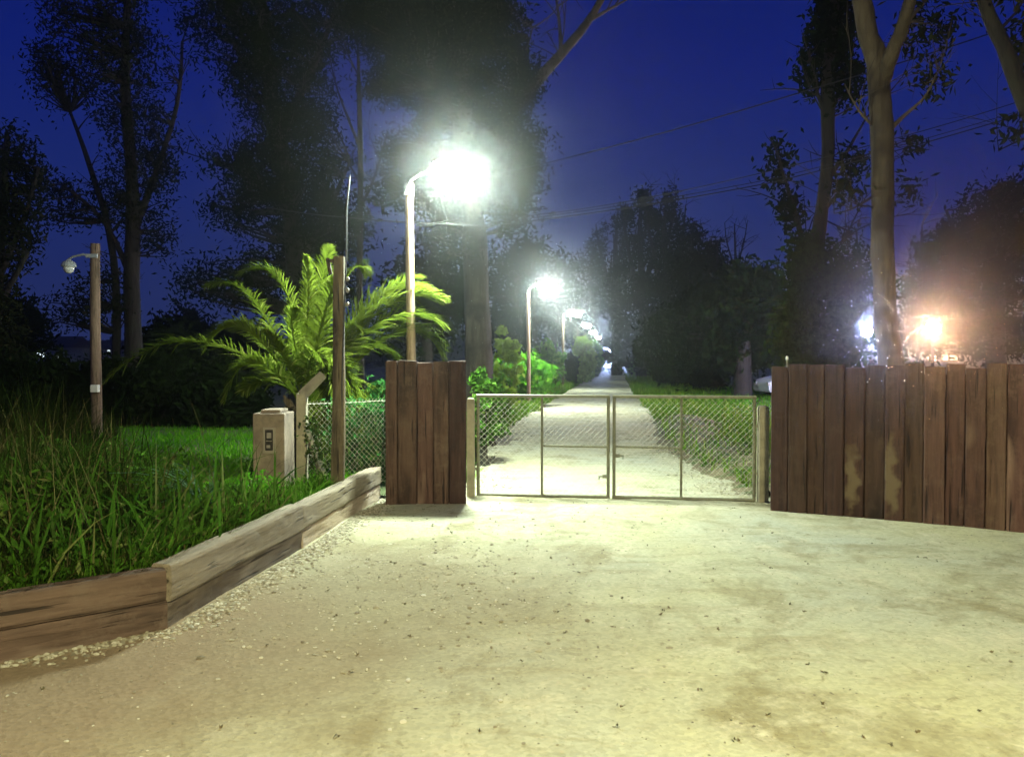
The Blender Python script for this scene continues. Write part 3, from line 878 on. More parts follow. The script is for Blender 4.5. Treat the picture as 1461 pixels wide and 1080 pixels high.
# unlit lamp on the far left
q = at(136, 520, 13.0)
t = empty('unlit_lamp', (q[0], 13.0, 0.0), 'unlit lamp hanging from a wooden pole in the tall grass', 'street lamp')
tz = at(138, 348, 13)[2]
mb = MB(); zs = np.linspace(0, tz, 10)
mb.tube([(0.02 * z / tz + 0.008 * math.sin(2 * z), 0, z) for z in zs], np.linspace(0.085, 0.072, 10), 12, True, 0.03)
build(mb, 'pole', M['pole_wood'], t, smooth=True)
mb = MB(); az = at(138, 366, 13)[2]
mb.tube([(0.0, -0.06, az), (-0.14, -0.07, az + 0.02), (-0.30, -0.06, az - 0.01), (-0.38, -0.04, az - 0.05)], 0.018, 8); mb.box((0.0, -0.07, az), (0.18, 0.03, 0.06))
build(mb, 'arm', M['metal_grey'], t)
mb = MB(); mb.lathe((-0.38, -0.04, az - 0.15), [(0.11, -0.02), (0.115, 0.0), (0.095, 0.05), (0.05, 0.08), (0.02, 0.10)], 16)
hd = build(mb, 'lamp_head', M['metal_grey'], t)
mb = MB(); mb.lathe((-0.38, -0.04, az - 0.172), [(0.02, -0.10), (0.055, -0.085), (0.08, -0.04), (0.082, 0)], 16)
build(mb, 'globe', M['glass_off'], hd, smooth=True)
bz = at(139, 554, 13)[2]
o = bevel_box('meter_box', (0.12, 0.08, 0.12), (0.05, -0.115, bz), M['white_plastic'], t, 0.008, 1)

# ------------------------------------------------------------------ overhead cables
def cable(pts, r, label, mat, group='overhead cables'):
    pts = [at(*p) for p in pts]
    P = []
    for i in range(len(pts) - 1):
        for s in np.linspace(0, 1, 8, endpoint=False):
            q = pts[i] * (1 - s) + pts[i+1] * s
            q[2] -= 0.10 * math.sin(math.pi * s) * np.linalg.norm(pts[i+1] - pts[i]) / 12
            P.append(q)
    P.append(pts[-1])
    mb = MB(); mb.tube(P, r, 5)
    o0 = P[0]
    return props(build(mb, 'cable', mat, None, tuple(o0)), label, 'cable', group)
cable([(380, 296, 13.5), (500, 311, 12), (667, 321, 11.0), (740, 318, 12.5), (1100, 261, 13.5), (1461, 163, 12.6), (1700, 90, 12.4)], 0.009, 'lowest overhead cable, passing just under the nearest lit lamp', M['cable'])
cable([(640, 318, 14), (820, 300, 14), (980, 271, 13.5), (1255, 204, 12.9), (1461, 143, 12.6), (1700, 70, 12)], 0.007, 'middle overhead cable crossing behind the pale trunk', M['cable'])
cable([(560, 275, 17), (780, 233, 16), (1150, 130, 15), (1461, 32, 14.5), (1600, -20, 14)], 0.012, 'highest overhead cable slanting up to the right', M['cable'])
cable([(640, 318, 12.6), (740, 314, 12.6), (1100, 256, 13.6), (1461, 157, 12.7), (1700, 84, 12.5)], 0.006, 'thin overhead cable paired with the lowest one', M['cable'])

# ------------------------------------------------------------------ foliage
def leafcloud(centers, n_per, spread, ln, wd, rng, droop=0.0, flat=1.0):
    """leaves as small diamonds scattered round clump centres -> V, F"""
    C = np.repeat(np.asarray(centers), n_per, axis=0)
    n = len(C)
    sp_ = np.repeat(np.broadcast_to(np.asarray(spread, float), (len(centers),)), n_per)
    d = rng.normal(size=(n, 3)); d[:, 2] *= flat
    P = C + d * sp_[:, None] * 0.62
    a = rng.normal(size=(n, 3)); a[:, 2] -= droop; a /= np.linalg.norm(a, axis=1)[:, None]
    b = rng.normal(size=(n, 3)); b -= a * (a * b).sum(1)[:, None]; b /= np.linalg.norm(b, axis=1)[:, None]
    c = np.cross(a, b)
    l = ln * rng.uniform(0.6, 1.4, n)[:, None]; w = wd * rng.uniform(0.6, 1.4, n)[:, None]
    V = np.stack([P - a * l * 0.5, P + b * w * 0.5 - a * l * 0.05 + c * w * 0.12, P + a * l * 0.5, P - b * w * 0.5 - a * l * 0.05 + c * w * 0.12], 1).reshape(-1, 3)
    F = np.arange(4 * n).reshape(-1, 4)
    return V, F

def bez(p0, p1, p2, n):
    s = np.linspace(0, 1, n)[:, None]
    return (1 - s) ** 2 * p0 + 2 * s * (1 - s) * p1 + s ** 2 * p2

def tree(name, label, cat, group, Y, limbs, blobs, leaf, bark, ln=0.22, wd=0.09, n_per=26, spread=0.42, droop=0.4, seed=1, twig=0.016, base_px=None, dz=0.0, sides=9, bare=0):
    """limbs: [[(px,py,rpx), ...], ...] first is the trunk; blobs: (px,py,rx,ry,nclumps)"""
    rng = np.random.default_rng(seed)
    k = Y / FPX
    mb = MB(); nodes = []
    first = None
    for li, lb in enumerate(limbs):
        pts = []
        off = 0.0
        for j, (x, y, r) in enumerate(lb):
            if li > 0: off += rng.uniform(-0.35, 0.35) * (j > 0) * min(1.0, 60 * k)
            p = at(x, y, Y + off)
            pts.append((p, r * k))
        if li == 0:
            b = pts[0][0].copy()
            if b[2] > 0.05:
                b[2] = -0.15; pts.insert(0, (b, pts[0][1] * 1.25))
            first = np.array((pts[0][0][0], pts[0][0][1], 0.0))
        # refine the path
        P = []; R = []
        for i in range(len(pts) - 1):
            (p, r), (q, s) = pts[i], pts[i+1]
            m = max(3, int(np.linalg.norm(q - p) / 0.8))
            for u in np.linspace(0, 1, m, endpoint=False):
                P.append(p * (1 - u) + q * u + rng.normal(size=3) * min(r, 0.12) * 0.25 * (0 < u)); R.append(r * (1 - u) + s * u)
        P.append(pts[-1][0]); R.append(pts[-1][1])
        P = np.array(P); R = np.array(R)
        if len(P) > 4:
            for _ in range(2): P[1:-1] = 0.5 * P[1:-1] + 0.25 * (P[:-2] + P[2:])
        mb.tube(P, R, sides if li == 0 else 7, True, 0.10, rng)
        nodes.append(P)
    nodes = np.concatenate(nodes)
    centers = []; sps = []
    for (x, y, rx, ry, nc) in blobs:
        c = at(x, y, Y + rng.uniform(-0.3, 0.3) * rx * k)
        d = rng.normal(size=(nc, 3)); d /= np.linalg.norm(d, axis=1)[:, None]
        d *= (rng.uniform(0.05, 1, nc) ** 0.45)[:, None]
        centers.append(c + d * np.array((rx * k, min(rx, ry) * k * 0.9, ry * k)))
        sps.append(rng.uniform(0.6, 1.25, nc) * spread)
    if centers:
        C = np.concatenate(centers); S = np.concatenate(sps)
        keep = C[:, 2] > 0.1
        C = C[keep]; S = S[keep]
    else:
        C = np.zeros((0, 3)); S = np.zeros(0)
    # twigs from the limbs out to the clumps
    for c in C:
        d = np.linalg.norm(nodes - c, axis=1) + 1.6 * np.maximum(0, nodes[:, 2] - c[2])
        j = int(np.argmin(d)); p = nodes[j]
        L = np.linalg.norm(c - p)
        if L < 0.1 or (c[2] < 2.6 and L > 0.8): continue
        mid = (p + c) / 2 + rng.normal(size=3) * L * 0.10 + np.array((0, 0, -0.06 * L))
        mb.tube(bez(p, mid, c, 5), np.linspace(twig * (1 + L * 0.5), twig * 0.4, 5), 4, False)
    # bare twigs
    for _ in range(bare):
        p = nodes[rng.integers(len(nodes) // 3, len(nodes))]
        d = rng.normal(size=3); d[2] = abs(d[2]) * 0.9 + 0.2; d /= np.linalg.norm(d)
        L = rng.uniform(0.5, 1.6)
        q = p + d * L
        mid = (p + q) / 2 + rng.normal(size=3) * 0.12 * L
        B = bez(p, mid, q, 6)
        mb.tube(B, np.linspace(twig * 1.3, twig * 0.3, 6), 4, False)
        for s in (2, 3, 4):
            d2 = d + rng.normal(size=3) * 0.7; d2 /= np.linalg.norm(d2)
            mb.tube([B[s], B[s] + d2 * L * 0.25, B[s] + d2 * L * 0.42 + np.array((0, 0, 0.05))], [twig * 0.7, twig * 0.4, twig * 0.2], 3, False)
    t = empty(name, tuple(first), label, cat, group)
    build(mb, 'trunk', bark, t, tuple(first), smooth=True)
    if len(C):
        V, F = leafcloud(C, n_per, S, ln, wd, rng, droop)
        link('crown', V, F, leaf, t, tuple(first))
    return t

GT = 'tall trees against the dusk sky'
LG, LD = M['leaf_gum'], M['leaf_dark']
BD, BG_, BP = M['bark_dark'], M['bark_grey'], M['bark_pale']
# left edge tree
tree('gum_tree', 'dark leafy tree cut by the left edge of the view', 'tree', GT, 24, [[(-10, 520, 12), (-5, 380, 10), (5, 260, 6), (10, 190, 3)], [(-4, 400, 6), (40, 300, 3), (55, 240, 2)], [(-5, 450, 5), (40, 360, 3)]],
     [(10, 250, 55, 70, 90), (-10, 340, 55, 70, 70), (30, 320, 40, 50, 34), (-20, 450, 50, 60, 90), (-30, 520, 60, 50, 80)], LG, BD, 0.18, 0.07, 30, 0.32, seed=21)
# tall double trunk
tree('gum_tree', 'tall bushy tree with twin dark trunks behind the unlit lamp', 'tree', GT, 27,
     [[(192, 540, 13), (188, 400, 11), (190, 260, 9), (175, 120, 7), (185, -40, 4), (190, -160, 2)], [(165, 540, 6), (168, 440, 6), (160, 330, 5), (130, 240, 4), (100, 160, 2)], [(190, 330, 6), (225, 240, 4), (255, 150, 3), (260, 60, 2)], [(188, 400, 5), (150, 310, 3), (90, 265, 2)]],
     [(160, 90, 110, 80, 110), (90, 110, 45, 50, 26), (200, 190, 60, 60, 50), (130, 30, 90, 60, 60), (200, -80, 120, 80, 100), (100, 290, 45, 35, 28), (225, 250, 30, 45, 26), (170, 290, 40, 50, 40), (225, 340, 24, 40, 18), (150, 420, 50, 40, 26), (110, 440, 45, 30, 22)],
     LG, BD, 0.17, 0.06, 36, 0.36, seed=22, bare=40, twig=0.024)
tree('gum_tree', 'huge dense dark tree rising above the palm', 'tree', GT, 22,
     [[(430, 540, 17), (425, 400, 15), (410, 250, 12), (380, 100, 9), (370, -60, 6), (360, -200, 3)], [(415, 300, 8), (350, 250, 5), (310, 230, 3)], [(400, 200, 8), (450, 90, 5), (480, 10, 3)], [(425, 380, 7), (470, 300, 4), (500, 230, 2)]],
     [(350, 20, 80, 90, 150), (400, 110, 80, 80, 150), (420, 220, 75, 80, 150), (350, 240, 50, 50, 50), (330, 300, 40, 35, 26), (430, 320, 75, 60, 110), (480, 330, 45, 60, 50), (470, 30, 70, 60, 70), (380, -110, 120, 80, 110), (380, 400, 70, 50, 60), (470, 410, 60, 40, 50), (300, 400, 50, 30, 26)],
     LD, BD, 0.15, 0.05, 46, 0.34, seed=23, bare=30, twig=0.02)
tree('bare_tree', 'thin bare leafless tree between palm and lamp', 'tree', GT, 19,
     [[(515, 540, 5), (512, 400, 4.5), (514, 250, 4), (512, 120, 3), (510, 45, 1.2)], [(513, 300, 2.5), (540, 240, 1.8), (552, 190, 0.8)], [(513, 210, 2.2), (480, 130, 1.4), (470, 80, .8)], [(512, 150, 1.8), (530, 100, 1.0), (545, 70, .6)], [(513, 260, 2), (486, 215, 1.2), (470, 190, .6)], [(512, 110, 1.4), (492, 70, .8), (488, 45, .5)]],
     [(510, 340, 30, 40, 10), (525, 290, 24, 30, 8)], LG, BD, 0.2, 0.08, 14, 0.3, seed=24, twig=0.008, bare=26)
# centre tree with the great trunk behind the lamp
tree('gum_tree', 'massive gum tree with thick pale trunk right behind the nearest lamp', 'tree', GT, 18,
     [[(681, 560, 21), (680, 430, 18), (678, 340, 17), (664, 220, 16), (655, 100, 13), (640, -40, 10), (640, -160, 5)],
      [(672, 250, 12), (728, 160, 9.5), (782, 100, 8), (826, 50, 6.5), (858, 0, 5), (885, -50, 3)], [(660, 180, 9), (610, 90, 7), (570, 20, 5), (540, -60, 3)],
      [(800, 82, 3.5), (800, 45, 2.4), (792, -10, 1.6)], [(840, 30, 3), (880, 8, 1.8), (905, -6, 1)], [(735, 150, 3.5), (745, 95, 2), (760, 40, 1)], [(670, 260, 5), (720, 225, 3), (750, 200, 1.5)]],
     [(620, 40, 110, 60, 150), (560, 20, 70, 60, 80), (690, 30, 60, 50, 55), (640, 130, 75, 70, 110), (735, 110, 38, 50, 40), (720, 205, 55, 45, 60), (590, 240, 50, 60, 60), (650, 250, 80, 50, 80), (740, 235, 35, 40, 34), (600, -60, 160, 60, 120), (560, 110, 40, 40, 26), (640, 330, 60, 40, 34), (730, 300, 34, 40, 20)],
     LG, BG_, 0.14, 0.05, 60, 0.34, seed=25, bare=20, sides=14)
# mid left background behind the hedge
GB = 'dark trees lining the track'
tree('dark_tree', 'dark tree between great trunk and second lamp', 'tree', GB, 34, [[(735, 520, 8), (738, 420, 6), (730, 350, 3)]], [(735, 420, 50, 70, 90), (760, 370, 28, 30, 30), (720, 470, 50, 50, 60)], LD, BD, 0.3, 0.13, 26, 0.5, seed=26)
tree('dark_tree', 'dark tree left of the great trunk, above the lit palm fronds', 'tree', GB, 30, [[(610, 520, 8), (612, 420, 6), (620, 340, 3)]], [(605, 400, 55, 60, 80), (650, 420, 40, 60, 50), (590, 470, 60, 50, 60)], LD, BD, 0.28, 0.12, 26, 0.45, seed=27)
tree('dark_tree', 'round topped dark tree just above the second lamp', 'tree', GB, 62, [[(790, 510, 5), (792, 420, 4), (795, 360, 2)]], [(790, 400, 24, 40, 50), (805, 440, 34, 50, 60), (770, 440, 30, 40, 40)], LD, BD, 0.45, 0.2, 24, 0.8, seed=28)
# right wood beyond the track
wood = [(845, 90, 345, 34, 46), (880, 80, 300, 30, 40), (915, 64, 268, 34, 46), (950, 62, 272, 30, 40), (985, 58, 325, 34, 42), (1010, 48, 350, 34, 40)]
wl = ['pale topped tree at the left end of the dark wood', 'forked bare topped tree in the dark wood', 'tallest leafy tree of the dark wood', 'tall twiggy tree in the middle of the dark wood', 'lower twiggy tree right of the tallest in the wood', 'sparse dark tree over the dense round thicket']
for i, (px, Y, ptop, rx, rr) in enumerate(wood):
    k = 1.0
    tree('wood_tree', wl[i], 'tree', 'trees of the dark wood right of the track', Y,
         [[(px, 520, 7), (px + 3, 440, 6), (px - 3, ptop + 60, 3.5), (px + 2, ptop, 1)], [(px, 440, 4), (px - 24, ptop + 60, 2.2), (px - 30, ptop + 20, .8)], [(px, 420, 4), (px + 24, ptop + 70, 2.2), (px + 28, ptop + 22, .8)], [(px, ptop + 80, 2.5), (px + 12, ptop + 40, 1.5), (px + 14, ptop - 4, .6)]],
         [(px, 450, rx * 1.3, 60, 90), (px - 14, 400, rx, 45, 50), (px + 14, ptop + 70, rx * 0.8, 45, 42), (px - 22, ptop + 40, 12, 22, 12), (px + 4, ptop + 22, 14, 26, 16), (px, 500, rx * 1.3, 30, 50)],
         LD, BD, 0.38, 0.15, 24, 0.55, seed=30 + i, bare=40, twig=0.02)
tree('thicket_tree', 'dense round black green tree filling the gap left of the ivy trunk', 'tree', GB, 33, [[(1060, 530, 12), (1062, 450, 9), (1065, 390, 4)], [(1062, 470, 6), (1020, 420, 3)], [(1062, 470, 6), (1095, 420, 3)]],
     [(1060, 430, 60, 55, 170), (1010, 460, 50, 60, 120), (1100, 450, 40, 70, 90), (1040, 500, 80, 30, 110), (960, 490, 50, 45, 80)], LD, BD, 0.3, 0.13, 28, 0.42, seed=40)
tree('bare_tree', 'leafless fan shaped tree on the skyline over the thicket', 'tree', GB, 60, [[(1050, 430, 3), (1050, 370, 2), (1048, 320, .8)], [(1050, 390, 1.8), (1036, 345, 1.0), (1034, 318, .5)], [(1050, 385, 1.8), (1062, 345, 1.), (1066, 318, .5)], [(1050, 395, 1.5), (1024, 365, .8), (1020, 345, .4)]], [], LD, BD, seed=41, bare=46, twig=0.02)
# ivy tree, leaning, right of the gate
tree('ivy_tree', 'crooked tree with ivy clad base and dense dark top', 'tree', GT, 17,
     [[(1150, 560, 13), (1158, 470, 12), (1160, 380, 11), (1170, 320, 9), (1182, 240, 9), (1178, 150, 10), (1185, 60, 8), (1195, -40, 6), (1200, -120, 3)],
      [(1156, 400, 5), (1140, 320, 3.6), (1120, 260, 2.5), (1108, 215, 1.2)], [(1178, 260, 4), (1210, 215, 2.5), (1235, 170, 1.2)], [(1180, 170, 3.5), (1160, 120, 2), (1155, 70, 1)], [(1176, 300, 3), (1205, 265, 1.6), (1215, 230, .8)], [(1165, 380, 4), (1200, 350, 2.2), (1215, 320, 1)]],
     [(1188, 50, 30, 55, 90), (1195, -40, 40, 60, 80), (1160, 100, 14, 34, 16), (1205, 120, 22, 40, 24), (1112, 235, 12, 28, 10), (1125, 300, 18, 34, 14), (1210, 240, 20, 34, 12)], LD, BD, 0.16, 0.07, 26, 0.24, seed=42, bare=20)
tree('ivy_bush', 'olive green ivy mass over the plank fence, round the crooked trunk', 'bush', None, 16.2,
     [[(1165, 540, 4), (1165, 450, 3), (1165, 370, 2)]],
     [(1165, 400, 36, 60, 90), (1160, 460, 46, 60, 120), (1175, 510, 60, 40, 110), (1205, 430, 24, 50, 40), (1140, 360, 18, 30, 20)], M['leaf_ivy'], BD, 0.13, 0.075, 30, 0.24, seed=43)
# the tall pale trunk
tree('gum_tree', 'tall pale trunked gum tree forking near the top, behind the plank fence', 'tree', GT, 12.2,
     [[(1274, 620, 18), (1273, 520, 17), (1264, 430, 15.5), (1258, 330, 15), (1257, 230, 15), (1257, 150, 15), (1254, 85, 15), (1238, 40, 13), (1222, -20, 11), (1205, -120, 7)],
      [(1258, 120, 11), (1270, 80, 10.5), (1290, 35, 9), (1304, -20, 8), (1320, -120, 5)], [(1270, 185, 3.5), (1296, 160, 2.4), (1322, 138, 1.5), (1338, 100, .7)], [(1246, 180, 2.4), (1225, 160, 1.6), (1205, 120, .8)], [(1246, 280, 2), (1215, 300, 1.2), (1190, 305, .6)], [(1296, 30, 3), (1330, -10, 2), (1360, -60, 1)]],
     [(1325, 40, 40, 40, 24), (1300, 270, 16, 20, 5), (1215, 280, 20, 14, 6), (1335, 110, 22, 24, 8), (1300, 210, 14, 16, 5), (1215, -80, 90, 50, 60), (1330, -80, 80, 50, 50)], LG, BP, 0.14, 0.05, 16, 0.2, seed=44, bare=26, twig=0.006, sides=16)
tree('gum_tree', 'dark leaning trunk cut by the top right corner', 'tree', GT, 11,
     [[(1560, 540, 20), (1530, 330, 17), (1480, 180, 13), (1440, 90, 11), (1408, 20, 9), (1390, -40, 7), (1370, -120, 4)], [(1450, 110, 5), (1470, 40, 3), (1480, -30, 2)], [(1420, 50, 3), (1450, 20, 1.6), (1470, -20, .8)], [(1485, 190, 3), (1455, 200, 1.6), (1425, 215, .7)]],
     [(1440, -40, 70, 40, 34), (1465, 60, 24, 40, 14), (1440, 190, 18, 14, 5)], LG, BD, 0.14, 0.05, 16, 0.2, seed=45, bare=18, twig=0.006)
tree('dark_tree', 'wide dark tree mass above the orange lamp', 'tree', GB, 36, [[(1420, 540, 14), (1422, 430, 11), (1415, 330, 7), (1420, 270, 3)], [(1420, 420, 7), (1370, 350, 4), (1350, 300, 2)]],
     [(1425, 300, 55, 50, 120), (1400, 370, 75, 60, 160), (1450, 380, 70, 70, 120), (1360, 340, 24, 34, 34), (1340, 420, 50, 50, 80), (1400, 470, 90, 50, 160), (1480, 300, 50, 60, 60)], LD, BD, 0.24, 0.11, 26, 0.36, seed=46)
tree('sapling', 'wispy young trees seen between ivy trunk and pale trunk', 'tree', GB, 30, [[(1225, 540, 3), (1228, 420, 2.4), (1222, 330, 1)], [(1226, 430, 1.6), (1210, 360, .9), (1206, 320, .4)], [(1226, 420, 1.6), (1244, 370, .9), (1246, 330, .4)]],
     [(1228, 400, 28, 50, 40), (1225, 470, 40, 40, 60), (1215, 350, 16, 24, 10)], LD, BD, 0.22, 0.1, 20, 0.36, seed=47, bare=24)
tree('sapling', 'wispy young tree just right of the pale trunk', 'tree', GB, 28, [[(1310, 540, 3), (1308, 430, 2.4), (1316, 320, 1)], [(1310, 430, 1.6), (1296, 370, .9)], [(1310, 420, 1.6), (1328, 370, .8)]],
     [(1312, 430, 30, 44, 50), (1310, 480, 44, 34, 60), (1316, 360, 18, 28, 14)], LD, BD, 0.22, 0.1, 20, 0.36, seed=48, bare=22)
# left background: low dark trees beyond the field
for i, (px, Y, pt, rx) in enumerate(((10, 40, 420, 60), (265, 44, 440, 60), (345, 40, 455, 60), (235, 30, 470, 46))):
    tree('dark_tree', ['low black green tree at the left edge under the leafy one', 'low dark tree behind the arching palm frond', 'low dark tree directly behind the palm', 'small dark round tree left of the palm, in the field'][i], 'tree', GB, Y,
         [[(px, 530, 6), (px + 3, 470, 4), (px, pt, 2)]], [(px, pt + 30, rx * 0.7, 28, 60), (px + 8, pt + 60, rx, 34, 90), (px - 20, pt + 80, rx * 0.8, 24, 60)], LD, BD, 0.34, 0.15, 26, 0.5, seed=60 + i)

# far tree line that reads as one mass
def far_wood():
    rng = np.random.default_rng(77)
    C = []
    for i in range(1500):
        px = rng.uniform(-500, 1900)
        if 862 < px < 892: continue
        Y = rng.uniform(150, 215)
        if -50 < px < 190: top = 502
        else: top = 482 + 14 * mnoise.noise(Vector((px * 0.012, 2.2, 0))) - (26 if px > 700 else 0)
        py = rng.uniform(top, 520)
        p = at(px, py, Y)
        if p[2] > 0.3: C.append(p)
    V, F = leafcloud(np.array(C), 20, 2.0, 1.6, 0.8, rng, 0.1)
    props(link('far_tree_line', V, F, M['leaf_dark'], None), 'far dark tree line along the horizon', 'trees', None, 'stuff')
far_wood()

# ------------------------------------------------------------------ shrubs of the hedge
def shrub(name, label, px, pytop, pybot, rx, Y, leaf, ln, wd, nc, n_per=30, seed=1, spread=None, group='shrubs beside the track', cat='shrub'):
    rng = np.random.default_rng(seed)
    k = Y / FPX
    ct = at(px, pytop, Y); cb = at(px, pybot, Y)
    zt = ct[2]; rxm = rx * k
    base = np.array((cb[0], Y, 0.0))
    h = zt
    d = rng.normal(size=(nc, 3)); d /= np.linalg.norm(d, axis=1)[:, None]; d *= (rng.uniform(0.1, 1, nc) ** 0.35)[:, None]
    C = np.array((cb[0], Y, h * 0.52)) + d * np.array((rxm * 0.85, rxm * 0.8, h * 0.46))
    C += np.array([[mnoise.noise(Vector((c[0] * 1.7, c[1] * 1.7, c[2] * 1.7 + q))) for q in (0, 7, 13)] for c in C]) * rxm * 0.35
    C[:, 2] = np.clip(C[:, 2], 0.05, None)
    S = rng.uniform(0.6, 1.3, nc) * (spread or rxm * 0.22)
    mb = MB()
    for c in C[::4]:
        mid = (base + c) / 2 + rng.normal(size=3) * 0.08 * rxm
        mb.tube(bez(base + rng.normal(size=3) * np.array((.06, .06, 0)), mid, c, 5), np.linspace(0.014, 0.004, 5) * min(1.6, max(1, k * 40)), 4, False)
    t = empty(name, tuple(base), label, cat, group)
    build(mb, 'stem', M['bark_dark'], t, tuple(base))
    V, F = leafcloud(C, n_per, S, ln, wd, rng, 0.1)
    V[:, 2] = np.maximum(V[:, 2], 0.01)
    link('foliage', V, F, leaf, t, tuple(base))
    return t
shrub('shrub', 'dark green shrub right behind the plank pillar, pressed on the gate', 690, 522, 635, 24, 12.2, M['leaf_hedge'], 0.10, 0.05, 90, 34, 101)
shrub('shrub', 'green shrub between plank pillar and bright bush', 700, 535, 606, 30, 15, M['leaf_hedge'], 0.11, 0.06, 80, 32, 102)
shrub('shrub', 'vivid bright green bush behind the second lamp pole', 748, 509, 584, 41, 27.3, M['leaf_bright'], 0.22, 0.12, 170, 36, 103)
shrub('tree_sapling', 'lime green sapling taller than the bright bush', 720, 462, 575, 24, 20, M['leaf_lime'], 0.18, 0.10, 46, 26, 104, cat='sapling')
shrub('shrub', 'loose green bush left of the third lamp pole', 779, 489, 556, 24, 39.5, M['leaf_hedge'], 0.28, 0.14, 110, 30, 105)
shrub('shrub', 'narrow dark cone shaped shrub beside the third lamp', 815, 503, 547, 10, 47, M['leaf_dark'], 0.26, 0.12, 90, 30, 106)
shrub('shrub', 'tall pale green hedge bush past the dark cone shrub', 833, 483, 540, 18, 56, M['leaf_lime'], 0.36, 0.18, 110, 30, 107)
shrub('shrub', 'pale hedge bush below the fifth lamp', 848, 488, 532, 13, 72, M['leaf_hedge'], 0.42, 0.2, 80, 30, 108)
shrub('shrub', 'small far hedge bush below the seventh lamp', 857, 497, 528, 9, 98, M['leaf_hedge'], 0.5, 0.24, 60, 28, 109)
shrub('shrub', 'low grassy bush on the right verge before the wood', 918, 514, 532, 24, 76, M['leaf_hedge'], 0.4, 0.2, 80, 28, 110)
shrub('shrub', 'farthest low bush right of the track end', 902, 516, 528, 10, 100, M['leaf_hedge'], 0.45, 0.22, 50, 26, 111)
shrub('shrub', 'dim green shrub on the right verge below the wood', 960, 505, 545, 30, 46, M['leaf_dark'], 0.28, 0.13, 110, 28, 112)
shrub('shrub', 'dim green shrub left of the white car', 1010, 500, 545, 36, 40, M['leaf_dark'], 0.28, 0.13, 110, 28, 113)
shrub('shrub', 'low dark bush under the palm trunk', 500, 560, 660, 40, 11.6, M['leaf_vine'], 0.10, 0.06, 80, 30, 115, group=None)
shrub('shrub', 'leafy dark bush behind the chain link fence', 540, 535, 660, 34, 11.2, M['leaf_vine'], 0.11, 0.06, 110, 32, 116, group=None)

wl = ['dark bush at the left edge beyond the tall grass', 'dark bush left of the unlit lamp pole', 'low dark bush right behind the unlit lamp pole', 'broad dark bush under the arching palm frond', 'dark bush left of the palm trunk beyond the lawn']
for i, (px_, pt_, rx_, Y_) in enumerate(((15, 500, 60, 19), (85, 512, 50, 21), (150, 516, 50, 20), (225, 508, 60, 19), (320, 520, 60, 17))):
    shrub('bush', wl[i], px_, pt_, 560, rx_, Y_, M['leaf_dark'], 0.16, 0.08, 130, 34, 140 + i, 0.22, 'dark bushes beyond the field', 'bush')

# ------------------------------------------------------------------ vines on the fence and white post
def vine(label, pts_fn, n, leaf, size, seed):
    rng = np.random.default_rng(seed)
    C = np.array([pts_fn(rng) for _ in range(n)])
    base = np.array((C[:, 0].mean(), C[:, 1].mean(), 0.2))
    mb = MB()
    idx = rng.permutation(n)[:max(4, n // 6)]
    for i in idx:
        c = C[i]; b = np.array((c[0] + rng.normal() * 0.1, c[1], 0.2))
        m = (b + c) / 2 + rng.normal(size=3) * 0.06
        mb.tube(bez(b, m, c, 6), np.linspace(0.006, 0.002, 6), 4, False)
    t = empty('climbing_vine', tuple(base), label, 'vine')
    build(mb, 'stem', M['bark_grey'], t, tuple(base))
    V, F = leafcloud(C, 9, 0.07, size, size * 0.75, rng, 0.5)
    link('foliage', V, F, leaf, t, tuple(base))
def fence_pt(rng):
    s = rng.beta(2.2, 1.2); p = f0 * (1 - s) + f1 * s
    return np.array((p[0] + 0.02, p[1] + 0.10 + rng.uniform(0, 0.15), 0.2 + 0.95 * rng.uniform(0, 1) ** 1.1))
vine('green climbing vine covering the chain link fence', fence_pt, 260, M['leaf_vine'], 0.055, 130)
def post_pt(rng):
    z = rng.uniform(0, 1) ** 1.7 * 0.75
    return np.array((at(442, 600, 8.5)[0] + rng.normal() * 0.05 + 0.10 * (1 - z), 8.52 + rng.uniform(-0.06, 0.05), 0.25 + z))
vine('dark ivy climbing the foot of the bent concrete post', post_pt, 34, M['leaf_ivy'], 0.05, 131)

